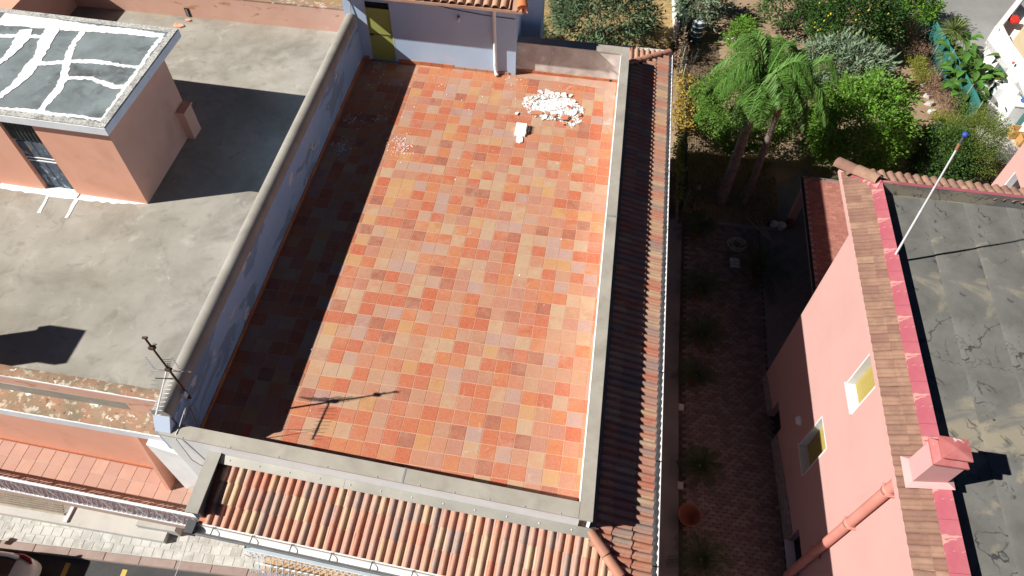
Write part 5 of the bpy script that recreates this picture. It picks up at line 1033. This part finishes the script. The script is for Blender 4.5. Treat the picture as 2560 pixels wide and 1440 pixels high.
# vines and dry plants
def vine(name, label, pts, z0, z1, m, n, per, ll, lw, cr, cat='plant', grp=None, wpx=16, seed=1):
    rng_ = random.Random(seed); a = P(*pts[0], zc); t = thing(name, (a.x,a.y,zc), label, cat, grp); mb = MB(); sm_ = MB()
    for k in range(n):
        f_ = rng_.random()*(len(pts)-1); i = min(len(pts)-2,int(f_)); px = lerp(pts[i][0],pts[i+1][0],f_-i)+rng_.gauss(0,wpx*.5); py = lerp(pts[i][1],pts[i+1][1],f_-i)+rng_.gauss(0,wpx*.35)
        c = P(px,py,rng_.uniform(z0,z1)); leafcloud(mb, c, (.05,.05,.05), 1, per, ll, lw, cr, seed=k+seed*1000)
    for i in range(len(pts)*3):
        f_ = rng_.random()*(len(pts)-1); k = min(len(pts)-2,int(f_)); q = P(lerp(pts[k][0],pts[k+1][0],f_-k),lerp(pts[k][1],pts[k+1][1],f_-k),zc); sm_.tube([q-Vector((0,0,.05)), q+Vector((rng_.gauss(0,.1),rng_.gauss(0,.1),.6)), q+Vector((rng_.gauss(0,.25),rng_.gauss(0,.25),z1-zc))], [.018,.012,.005], 5)
    obj('stems', sm_, m_bark, t, kind='stuff'); obj('leaves', mb, m, t); return t
GV = 'vines along the wire fence'
vine('grape_vine','golden autumn vine in the middle of the dark wire fence',[(1712,190),(1716,240),(1712,290),(1716,335)],zc+.5,zc+1.7,m_vine,190,14,.10,.085,.2,grp=GV,wpx=22,seed=31)
vine('grape_vine','thin brown vine at the upper part of the wire fence by the drum',[(1700,70),(1704,120),(1702,170)],zc+.5,zc+1.7,m_dry,60,10,.08,.05,.17,grp=GV,wpx=12,seed=32)
vine('grape_vine','olive green shaded vine at the lower end of the wire fence',[(1700,345),(1703,420),(1706,500)],zc+.4,zc+1.5,m_vineg,110,12,.09,.07,.18,grp=GV,wpx=12,seed=33)
GD = 'plants along the teal net'
for k,(pts,m,lb,sd2,w_) in enumerate([([(2272,55),(2280,90)],m_dry,'pinkish brown dried bush at the top of the teal net',41,26),([(2285,100),(2305,128)],m_dry,'brown dried bush second from the top along the teal net',42,24),([(2292,150),(2300,172)],m_yelgr,'yellow green bush beside the pale stones halfway along the teal net',43,14),([(2302,185),(2310,200)],m_yelgr,'small lime bush just below the halfway stones of the teal net',44,12),([(2322,180),(2330,225)],m_dry,'rusty bush in front of the lower half of the teal net',45,16),([(2350,230),(2368,275)],m_dry,'largest pinkish dried bush at the bottom of the teal net',46,24),([(2345,290),(2372,310)],m_yelgr,'straw yellow bush at the foot of the largest dried bush',47,18)]):
    vine('garden_bush', lb, pts, zc+.1, zc+1.15, m, 90 if m is m_dry else 60, 26, .10, .014 if m is m_dry else .03, .22, 'bush', GD, w_, sd2)
# stones edging the bed, stakes
for k,(px,py,s_) in enumerate(((2288,152,.17),(2305,215,.2),(2317,243,.24),(2322,262,.24),(2328,282,.2),(2345,318,.22),(2232,128,.2),(2285,58,.12))):
    p = P(px,py,zc); b = MB(); n = 9; q = [(p.x+s_*random.uniform(.75,1.1)*math.cos(i*6.28/n), p.y+.65*s_*random.uniform(.75,1.1)*math.sin(i*6.28/n)) for i in range(n)]
    b.add([(x,y,zc-.05) for x,y in q]+[(lerp(p.x,x,.75),lerp(p.y,y,.75),zc+.14+.03*random.random()) for x,y in q], [tuple(range(n,2*n))]+[(i,(i+1)%n,n+(i+1)%n,n+i) for i in range(n)])
    o = obj('edging_stone', b, m_dirtywhite, at=(p.x,p.y,zc)); tag(o, ['pale stone beside the lime bushes of the garden bed','pale stone at the head of the bed edging row','second pale stone in the bed edging row','middle pale stone in the bed edging row','lower pale stone in the bed edging row','pale stone at the bottom corner of the garden bed','white stone lying alone on the bare soil','small stone at the top end of the garden bed'][k], 'stone', 'stones in the garden bed')
for k,(a,c_) in enumerate((((2285,62),(2315,142)),((2283,75),(2292,98)),((2368,245),(2376,290)),((2346,265),(2366,308)),((2322,205),(2332,235)))):
    p = P(*c_,zc); q = P(a[0],a[1],zc+.9); b = MB(); b.tube([p-Vector((0,0,.1)),q], .018, 6); o = obj('garden_stake', b, m_wood, at=p); tag(o, ['longest leaning wooden stake at the top dried bush','short wooden stake left of the top dried bush','upright stake in the largest dried bush','leaning stake left of the largest dried bush','bent stake in the rusty bush'][k], 'stake', 'stakes in the garden bed')
# teal shade net on posts
na, nb2 = P(2222,38,zc+.1), P(2412,345,zc+.1); net = thing('shade_net', na, 'teal shade net strung along the garden bed', 'fence')
pp_ = [P(2222,46,zc), P(2272,38,zc), P(2325,150,zc), P(2370,235,zc), P(2412,322,zc)]
b = MB(); vs = []; n = 60
for i in range(n+1):
    f_ = i/n*4; k = min(3,int(f_)); q = lerp(pp_[k],pp_[k+1],f_-k)
    for j in range(6): vs.append(q+Vector((.04*mnoise.noise((i*.5,j,0)),.04*mnoise.noise((i*.5,j,9)),.08+1.25*j/5+.05*mnoise.noise((i*.3,0,j*.1)))))
b.add(vs, [(6*i+j,6*i+6+j,6*i+7+j,6*i+1+j) for i in range(n) for j in range(5)], True); nm = obj('net', b, m_teal, net)
md = nm.modifiers.new('thickness','SOLIDIFY'); md.thickness = .006
for k in range(9):
    f_ = k/8*4; i = min(3,int(f_)); q = lerp(pp_[i],pp_[i+1],f_-i); b = MB(); b.tube([q-Vector((0,0,.1)),q+Vector((0,0,1.4))], .02, 6); obj('net_post', b, m_wood, net, at=q)
# wire fence with dark netting beside the terrace house
f0, f1 = P(1697,560,zc), P(1692,-60,zc); wf = thing('wire_fence', f0, 'dark netting fence on posts between the terrace house and the garden', 'fence')
n = 14
for k in range(n+1):
    q = lerp(f0,f1,k/n); b = MB(); b.tube([q-Vector((0,0,.1)),q+Vector((0,0,1.75))], .03, 8); obj('fence_post', b, m_wood if k in (6,7) else m_darkmetal, wf, at=q)
b = MB()
for k in range(620):
    q = lerp(f0,f1,k/620); b.bar(q+Vector((0,0,.05)), q+Vector((.02*mnoise.noise((k*.1,0,0)),0,1.65)), .004, .02)
for k in range(26):
    b.bar(f0+Vector((0,0,.1+.062*k)), f1+Vector((0,0,.1+.062*k)), .004, .012)
obj('netting', b, m_netting, wf, kind='stuff')
b = MB(); q0,q1 = P(1684,-40,zc),P(1690,105,zc); b.hexa([q1+Vector((-.12,0,-.2)),q1+Vector((.0,0,-.2)),q0+Vector((.0,0,-.2)),q0+Vector((-.12,0,-.2))],[q1+Vector((-.12,0,.9)),q1+Vector((.0,0,.9)),q0+Vector((.0,0,.9)),q0+Vector((-.12,0,.9))]); o = obj('boundary_wall', b, m_white, at=q1); tag(o, 'thin white wall behind the top end of the wire fence', 'wall')
# water drum
p = P(1737,100,zc); wd2 = thing('water_drum', p, 'blue plastic water drum with a pale lid standing on the bare soil', 'drum')
pr = [(.27,-.05)]
for k in range(4): pr += [(.28,.04+.24*k),(.30,.09+.24*k),(.28,.14+.24*k),(.275,.22+.24*k)]
b = MB(); b.lathe(p, pr+[(.24,.99),(.0,1.0)], 20); obj('drum', b, m_vat, wd2)
for k in range(1,4):
    b = MB(); b.lathe(p, [(.29,.06+.24*k),(.312,.075+.24*k),(.312,.105+.24*k),(.29,.12+.24*k)], 20); obj('drum_hoop', b, m_marble, wd2)
b = MB(); b.lathe(p, [(.255,.985),(.265,1.03),(.10,1.05),(.0,1.05)], 20); lid = obj('lid', b, m_appl, wd2)
b = MB(); b.tube([p+Vector((-.02,-.05,1.07)),p+Vector((.1,.02,1.09)),p+Vector((.12,.1,1.07))], .018, 6); obj('lid_handle', b, m_darkmetal, lid)
b = MB(); q = P(1825,98,zc); b.box(q.x-.55,q.y-.12,zc,q.x+.4,q.y+.12,zc+.05,.01); o = obj('stone_kerb', b, m_dirtywhite, at=q); tag(o, 'pale stone slab lying on the soil right of the water drum', 'slab')
# ---------------------------------------------------------------- COURTYARD
cyc = None
def cycad(loc, label, first, sc=1):
    t = thing('potted_cycad', loc, label, 'potted plant', 'potted cycads along the courtyard'); x,y,z = loc
    b = MB(); b.lathe((x,y,z),[(.15,0),(.23,.28),(.245,.29),(.26,.36),(.235,.36),(.215,.31),(0,.30)],20); obj('pot', b, m_pot, t)
    b = MB(); b.lathe((x,y,z+.28),[(.09,0),(.11,.1),(.07,.2),(0,.22)],10); obj('stem', b, m_bark, t)
    rng_ = random.Random(int(first*7+3))
    for k in range(26):
        mb = MB(); a = 2*math.pi*k/26*2.62+rng_.uniform(-.1,.1); L = rng_.uniform(.6,.85)*sc; el = rng_.uniform(.1,1.2); d = Vector((math.cos(a),math.sin(a),0)); o_ = Vector((x,y,z+.46)); pts = []
        for i in range(7): t_ = i/6; pts.append(o_+d*(L*t_*math.cos(el*.6))+Vector((0,0,L*(t_*math.sin(el)-.45*t_*t_))))
        mb.tube(pts, .008, 4, cap=False)
        for i in range(16):
            f_ = .3+i/16*5.6; q = min(5,int(f_)); p_ = lerp(pts[q],pts[q+1],f_-q); tg = (pts[q+1]-pts[q]).normalized(); s_ = tg.cross(Vector((0,0,1))).normalized()
            for sg in (1,-1):
                dv = (s_*sg+tg*.6+Vector((0,0,.2))).normalized()*(.16*sc*(1-.5*abs(f_/6-.45))); mb.add([p_,p_+dv*.5+tg*.011,p_+dv,p_+dv*.5-tg*.011], [(0,1,2),(0,2,3)])
        obj('frond', mb, m_cycad, t)
    return t
def cp(px,py,h=.0):
    y = 0
    z = zc
    for _ in range(6): q = P(px,py,z+h); z = gz(q.y)
    return (q.x,q.y,z)
for k,(px,py,lb,sc) in enumerate([(1732,958,'potted cycad halfway down the courtyard with its pot rim fully visible',1),(1740,1180,'potted cycad above the empty terracotta pot in the courtyard',.95),(1742,1412,'potted cycad at the bottom end of the courtyard below the empty pot',1.05),(1745,855,'potted cycad just above the one with the visible pot rim',1.2),(1745,740,'potted cycad left of the big lone cycad',1.3),(1738,590,'potted cycad at the corner of the lawn kerb',1.1),(1885,690,'big lone potted cycad in the middle of the courtyard beside a pale board',1.7)]):
    cycad(cp(px,py), lb, k, sc)
q = cp(1716,1300); b = MB(); b.lathe(q,[(.18,0),(.29,.34),(.30,.35),(.32,.43),(.295,.43),(.27,.37),(.16,.06),(0,.06)],24); o = obj('terracotta_pot', b, m_pot, at=q); tag(o, 'large empty terracotta pot against the courtyard strip', 'pot')
q = cp(1842,612); ho = MB(); pts = []
for i in range(150): a = i*.31; r = .26+.07*math.sin(a*.37)+.03*math.sin(a*1.7); pts.append((q[0]+.05*math.sin(a*.11)+r*math.cos(a), q[1]+.04*math.cos(a*.13)+r*.95*math.sin(a), q[2]+.015+.05*i/150))
pts += [(q[0]-.42,q[1]+.02,q[2]+.015),(q[0]-.45,q[1]+.15,q[2]+.015)]
ho.tube(pts, .011, 6); o = obj('garden_hose', ho, m_hose, at=q); tag(o, 'pale garden hose coiled on the courtyard paving', 'hose')
q = cp(1835,658); b = MB(); b.box(q[0]-.14,q[1]-.2,q[2]+.01,q[0]+.2,q[1]+.22,q[2]+.03,.005); o = obj('pale_board', b, m_appl, at=q); tag(o, 'pale blue grey board lying flat on the paving by the big cycad', 'board')
for k,(a,c_) in enumerate((((1868,545),(1930,608)),((1888,548),(1925,603)),((1902,552),(1931,606)))):
    p0 = P(a[0],a[1],zc+.25); p1 = Vector(cp(*c_)); b = MB(); b.tube([p1+Vector((0,0,.03)),p0], .014, 6); o = obj('garden_tool', b, m_wood, at=p1); tag(o, ['leftmost of the three wooden tool handles leaning on the lawn kerb','middle wooden tool handle leaning on the lawn kerb','rightmost wooden tool handle leaning on the lawn kerb'][k], 'tool handle', 'tool handles on the lawn kerb')
for k,(px,py,r,m,lb) in enumerate(((1932,568,.15,m_appl,'pale enamel basin at the end of the lawn kerb'),(1950,572,.17,m_marble,'round white basin right of the enamel one'),(1972,566,.2,m_pot,'brownish pot by the canopy post'),(1921,562,.1,m_vat,'small blue bucket at the end of the lawn kerb'))):
    q = cp(px,py); b = MB(); b.lathe(q,[(r*.6,0),(r*.95,.2),(r,.22),(r*.9,.21),(r*.6,.04),(0,.04)],16); o = obj('basin' if k < 2 else 'bucket', b, m, at=q); tag(o, lb, 'container')
q = cp(1728,520); gl = thing('garden_lamp', q, 'small dark garden lamp post at the edge of the shaded lawn', 'lamp')
b = MB(); b.tube([q,(q[0],q[1],q[2]+1.05)], .025, 8); obj('lamp_post', b, m_darkmetal, gl)
b = MB(); b.lathe((q[0],q[1],q[2]+1.0),[(.03,0),(.13,.06),(.15,.10),(.05,.16),(0,.17)],12); obj('lamp_head', b, m_darkmetal, gl)
for k,(px,py) in enumerate(((1702,1020),(1700,1215))):
    q = cp(px,py); b = MB(); b.box(q[0]-.08,q[1]-.1,q[2],q[0]+.08,q[1]+.1,q[2]+.1,.02); o = obj('loose_stone', b, m_walk, at=q); tag(o, ['pale stone lying on the paving above the cycads','pale stone lying on the paving just above the empty pot'][k], 'stone')
# ---------------------------------------------------------------- WHITE HOUSE AND YARD, top right
zP = -5.75; qa, qb, qc = P(2469,96,zP), P(2560,219,zP), P(2536,12,zP)
qu = (qb-qa).normalized(); L1 = (qb-qa).length; qn = (qc-qa).normalized(); L2 = (qc-qa).length*1.15; inw = Vector((-qu.y,qu.x,0)); inw = inw if inw.dot(qn) > 0 else -inw
wa = Vector((qa.x,qa.y,0))+inw*.14+qu*.1; wh = thing('white_house', (wa.x,wa.y,zc), 'white house with a rounded balcony parapet and teal glass doors at the top right', 'house')
LW = L1*1.9; ds = ((L1*.32,L1*.60),(L1*.9,L1*1.25)); e_ = wa+qn*4
b = MB(); b.wall((wa.x,wa.y), (qu.x,qu.y), LW, zc, zP-.02, [(a0,a1,zc+.06,zc+1.5) for a0,a1 in ds], .2, (-inw.x,-inw.y)); b.quad((e_.x,e_.y,zc),(wa.x,wa.y,zc),(wa.x,wa.y,zP),(e_.x,e_.y,zP)); obj('wall', b, m_white, wh)
g_ = lambda a,z,d: wa+qu*a+inw*d+Vector((0,0,zc+z))
for a0,a1 in ds:
    b = MB(); b.hexa([g_(a0,.12,.17),g_(a1,.12,.17),g_(a1,.12,.19),g_(a0,.12,.19)],[g_(a0,1.5,.17),g_(a1,1.5,.17),g_(a1,1.5,.19),g_(a0,1.5,.19)]); dd = obj('glass_door', b, m_tealglass, wh)
    for aa in (a0,(a0+a1)/2,a1): b = MB(); b.bar(g_(aa,.12,.165),g_(aa,1.5,.165),.06,.05); obj('door_frame', b, m_cement, dd)
def para(mb, p0, u, L, inn, h0, h1, th=.34):
    n = 22
    vs = []
    for i in range(n+1):
        t = i/n; q = p0+u*(L*t); h_ = h0+(h1-h0)*math.exp(-t*7)
        vs += [q+Vector((0,0,-.25)), q+Vector((0,0,h_)), q+inn*th+Vector((0,0,h_)), q+inn*th+Vector((0,0,-.05))]
    mb.add(vs, [(4*i+k,4*i+4+k,4*i+5+k,4*i+1+k) for i in range(n) for k in range(3)]+[(0,1,2,3),(4*n,4*n+3,4*n+2,4*n+1)])
b = MB(); para(b, qa, qu, LW, inw, .42, .62); obj('balcony_parapet', b, m_white, wh)
b = MB(); para(b, qa+qn*.005, qn, L2, qu, .55, .62, .30); obj('balcony_parapet', b, m_white, wh)
b = MB(); f0_ = [qa, qa+qu*LW, qa+qu*LW+qn*L2, qa+qn*L2]; b.hexa([p+Vector((0,0,-.25)) for p in f0_],[p+Vector((0,0,-.02)) for p in f0_]); obj('balcony_slab', b, m_white, wh)
ba = qa+qu*.75+inw*.5; ln_ = L2*.8
b = MB(); b.hexa([ba+Vector((0,0,.02)),ba+qu*(LW-.8)+Vector((0,0,.02)),ba+qu*(LW-.8)+qn*ln_+Vector((0,0,.02)),ba+qn*ln_+Vector((0,0,.02))],[ba+Vector((0,0,.12)),ba+qu*(LW-.8)+Vector((0,0,.12)),ba+qu*(LW-.8)+qn*ln_+Vector((0,0,.3)),ba+qn*ln_+Vector((0,0,.3))]); obj('ribbed_roof', b, m_ribbed, wh)
for k in range(int((LW-.8)/.15)):
    p0 = ba+qu*(.15*k+.06)+Vector((0,0,.135)); rf_ = MB(); rf_.bar(p0, p0+qn*ln_+Vector((0,0,.18)), .10, .035); obj('roof_rib', rf_, m_ribbed, wh, at=p0)
for k,(px,py) in enumerate(((2497,87),(2533,157))):
    q = P(px,py,zP+.42); b = MB(); b.lathe(q,[(0,-.05),(.05,-.03),(.06,.03),(0,.06)],10); obj('red_rosette', b, m_red, wh, at=q)
q = P(2532,50,zP+.35); b = MB(); b.box(q.x-.18,q.y-.22,q.z-.02,q.x+.2,q.y+.2,q.z+.14,.03); b.box(q.x-.1,q.y-.28,q.z+.0,q.x+.12,q.y-.2,q.z+.10,.02); o = obj('red_box', b, mat('bright_red_plastic', (.62,.05,.03), (.55,.04,.03), 3, .4, 0), at=q); tag(o, 'bright red plastic box on the balcony of the white house', 'box')
q = P(2482,252,zc); wm = thing('washing_machine', q, 'white washing machine outside the white house', 'washing machine')
b = MB(); b.box(q.x-.3,q.y-.3,zc,q.x+.3,q.y+.3,zc+.85,.02); obj('cabinet', b, m_appl, wm); b = MB(); b.tube([(q.x-.31,q.y,zc+.45),(q.x-.33,q.y,zc+.45)], .2, 18); obj('door', b, m_tealglass, wm); b = MB(); b.box(q.x-.31,q.y-.28,zc+.72,q.x-.3,q.y+.28,zc+.84); obj('control_panel', b, m_cement, wm)
q = P(2520,302,zc); cb_ = thing('outdoor_cabinet', q, 'tall white cabinet with a dark slot beside the washing machine', 'cabinet')
b = MB(); b.box(q.x-.35,q.y-.35,zc,q.x+.4,q.y+.35,zc+1.0,.03); obj('body', b, m_appl, cb_); b = MB(); b.box(q.x-.36,q.y-.12,zc+.5,q.x-.345,q.y+.16,zc+.56); obj('slot', b, m_black, cb_); b = MB(); b.box(q.x-.38,q.y-.38,zc+1.0,q.x+.43,q.y+.38,zc+1.05,.01); obj('top', b, m_appl, cb_)
q = q+Vector((.15,.1,1.05)); b = MB()
for k in range(7): b.lathe((q.x+random.gauss(0,.1),q.y+random.gauss(0,.1),zc+1.05),[(.1,0),(.13,.06),(.08,.14),(0,.16)],7,False)
o = obj('blue_sheet', b, m_bluecloth, at=q, kind='stuff'); tag(o, 'crumpled blue plastic sheet on the outdoor cabinet', 'sheet')
for k,(px,py) in enumerate(((2534,345),(2556,366))):
    q = P(px,py,zc); b = MB(); b.box(q.x-.3,q.y-.2,zc+.01,q.x+.3,q.y-.17,zc+.5); b.box(q.x-.3,q.y+.17,zc+.01,q.x+.3,q.y+.2,zc+.5); b.box(q.x-.3,q.y-.17,zc+.02,q.x-.27,q.y+.17,zc+.5); b.box(q.x-.268,q.y-.168,zc+.02,q.x+.3,q.y+.168,zc+.05); o = obj('pine_crate', b, m_orangewood, at=q); tag(o, ['upper open pine crate on the concrete yard','lower open pine crate on the concrete yard'][k], 'crate', 'pine crates in the yard')
q = P(2494,288,zc); b = MB(); b.lathe((q.x,q.y,zc+.09),[(.1,0),(.14,.07),(.145,.08),(.12,.07),(0,.02)],12); o = obj('white_bowl', b, m_appl, at=q); tag(o, 'small pale bowl on the concrete yard in front of the cabinet', 'bowl')
tree('potted_flowers','yellow green potted plant with purple flowers by the washing machine','potted plant',2512,196,-6.5,15,.3,m_yelgr,40,14,.09,.04,.12,seed=19,trunk=.03)
# ---------------------------------------------------------------- STREET
cw_o = Vector(S(1.6,-1.2,0)); car = thing('parked_car', (cw_o.x,cw_o.y,zs_-.13), 'cream hatchback parked at the kerb with its red tail lamp in view', 'car')
def cpnt(l,wd,h): q = s0+sd_*(1.6-l)+sn*(-1.2+wd); return Vector((q.x,q.y,zs_-.13+h))   # l back from the rear bumper, wd across, h up
secs = [(0.0,.40,.44,.56),(.03,.54,.38,.66),(.09,.66,.33,.74),(.18,.75,.29,.81),(.32,.82,.26,.88),(.5,.86,.24,.93),(.9,.88,.22,.96),(1.8,.88,.20,.95),(2.6,.88,.20,.94),(3.2,.86,.2,.90),(3.8,.80,.24,.78),(4.05,.66,.34,.62)]
b = MB(); vs = []; m_n = 20
for l,hw,z0,z1 in secs:
    for k in range(m_n):
        t = k/(m_n-1); a = math.pi*t; ca = math.cos(a); sa = math.sin(a); ww = hw*(abs(ca)**.28)*(1 if ca >= 0 else -1); hgt = z0+(z1-z0)*(sa**.42); vs.append(cpnt(l,ww,hgt))
b.add(vs, [(m_n*i+k,m_n*i+k+1,m_n*i+m_n+k+1,m_n*i+m_n+k) for i in range(len(secs)-1) for k in range(m_n-1)], True); b.add(vs[:m_n],[tuple(range(m_n))]); b.add(vs[-m_n:],[tuple(range(m_n-1,-1,-1))]); obj('body', b, m_carpaint, car)
gs = [(.44,.66,.90,.94),(.56,.69,.93,1.12),(.80,.66,.94,1.41),(1.1,.645,.94,1.47),(1.9,.645,.94,1.46),(2.35,.66,.94,1.34),(2.95,.74,.93,.96)]
b = MB(); vs = []
for l,hw,z0,z1 in gs: vs += [cpnt(l,-hw-.08,z0),cpnt(l,-hw+.03,z1-.05),cpnt(l,-hw*.8,z1),cpnt(l,hw*.8,z1),cpnt(l,hw-.03,z1-.05),cpnt(l,hw+.08,z0)]
b.add(vs, [(6*i+k,6*i+k+1,6*i+7+k,6*i+6+k) for i in range(len(gs)-1) for k in range(5)], True); b.add(vs[:6],[tuple(range(6))]); obj('cabin_glass', b, m_glass, car)
b = MB(); vs = []
for l,hw,z in ((.76,.60,1.43),(.90,.61,1.475),(1.2,.62,1.49),(1.9,.62,1.48),(2.25,.60,1.40)): vs += [cpnt(l,-hw,z-.03),cpnt(l,-hw*.8,z+.012),cpnt(l,hw*.8,z+.012),cpnt(l,hw,z-.03)]
b.add(vs, [(4*i+k,4*i+k+1,4*i+5+k,4*i+4+k) for i in range(4) for k in range(3)], True); obj('roof', b, m_carpaint, car)
for sg in (1,-1):
    b = MB(); b.tube([cpnt(.12,sg*.64,.745),cpnt(.20,sg*.715,.80),cpnt(.34,sg*.765,.865),cpnt(.56,sg*.79,.92)], [.02,.062,.058,.012], 10); obj('tail_lamp', b, m_tail, car)
    b = MB(); b.tube([cpnt(.44,sg*.72,.9),cpnt(.56,sg*.71,1.1),cpnt(.80,sg*.65,1.40)], [.06,.05,.04], 8); obj('rear_pillar', b, m_carpaint, car)
    for l in (.75,3.15):
        b = MB(); b.tube([cpnt(l,sg*.70,.30),cpnt(l,sg*.88,.30)], .30, 20); wl_ = obj('wheel', b, m_rubber, car); b = MB(); b.tube([cpnt(l,sg*.86,.30),cpnt(l,sg*.892,.30)], .19, 16); obj('rim', b, m_steel, wl_)
    b = MB(); b.tube([cpnt(2.35,sg*.88,.98),cpnt(2.32,sg*1.02,1.02)], [.07,.08], 8); obj('door_mirror', b, m_carpaint, car)
b = MB(); b.tube([cpnt(.43,-.5,.95),cpnt(.50,.05,1.06),cpnt(.51,.1,1.06)], .012, 5); obj('wiper', b, m_rubber, car)
b = MB(); b.bar(cpnt(-.005,-.26,.52),cpnt(-.005,.26,.52),.11,.012,(1,0,0)); obj('number_plate', b, m_bluecloth, car)
# overhead wire and spot lamp under the lower balcony
a = Vector((-1.6,-12.55,.05)); e = P(432,1450,-4.2); b = MB(); b.tube([a, lerp(a,e,.5)-Vector((0,0,.08)), e+(e-a)*.6], .008, 5); o = obj('overhead_wire', b, m_wirew, at=a); tag(o, 'thin pale wire running from the gutter corner down to the street', 'cable')
q = P(672,1424,-5.0); sp = thing('spot_lamp', q, 'white tubular spot lamp on a dark arm below the scrolled railing', 'lamp')
b = MB(); b.tube([q-Vector((.12,.06,.02)),q+Vector((.12,.06,.06))], .05, 10); obj('lamp_body', b, m_appl, sp); b = MB(); b.bar(q+Vector((.1,.05,.0)), q+Vector((.35,.55,-.05)), .04,.04); obj('lamp_arm', b, m_darkmetal, sp)
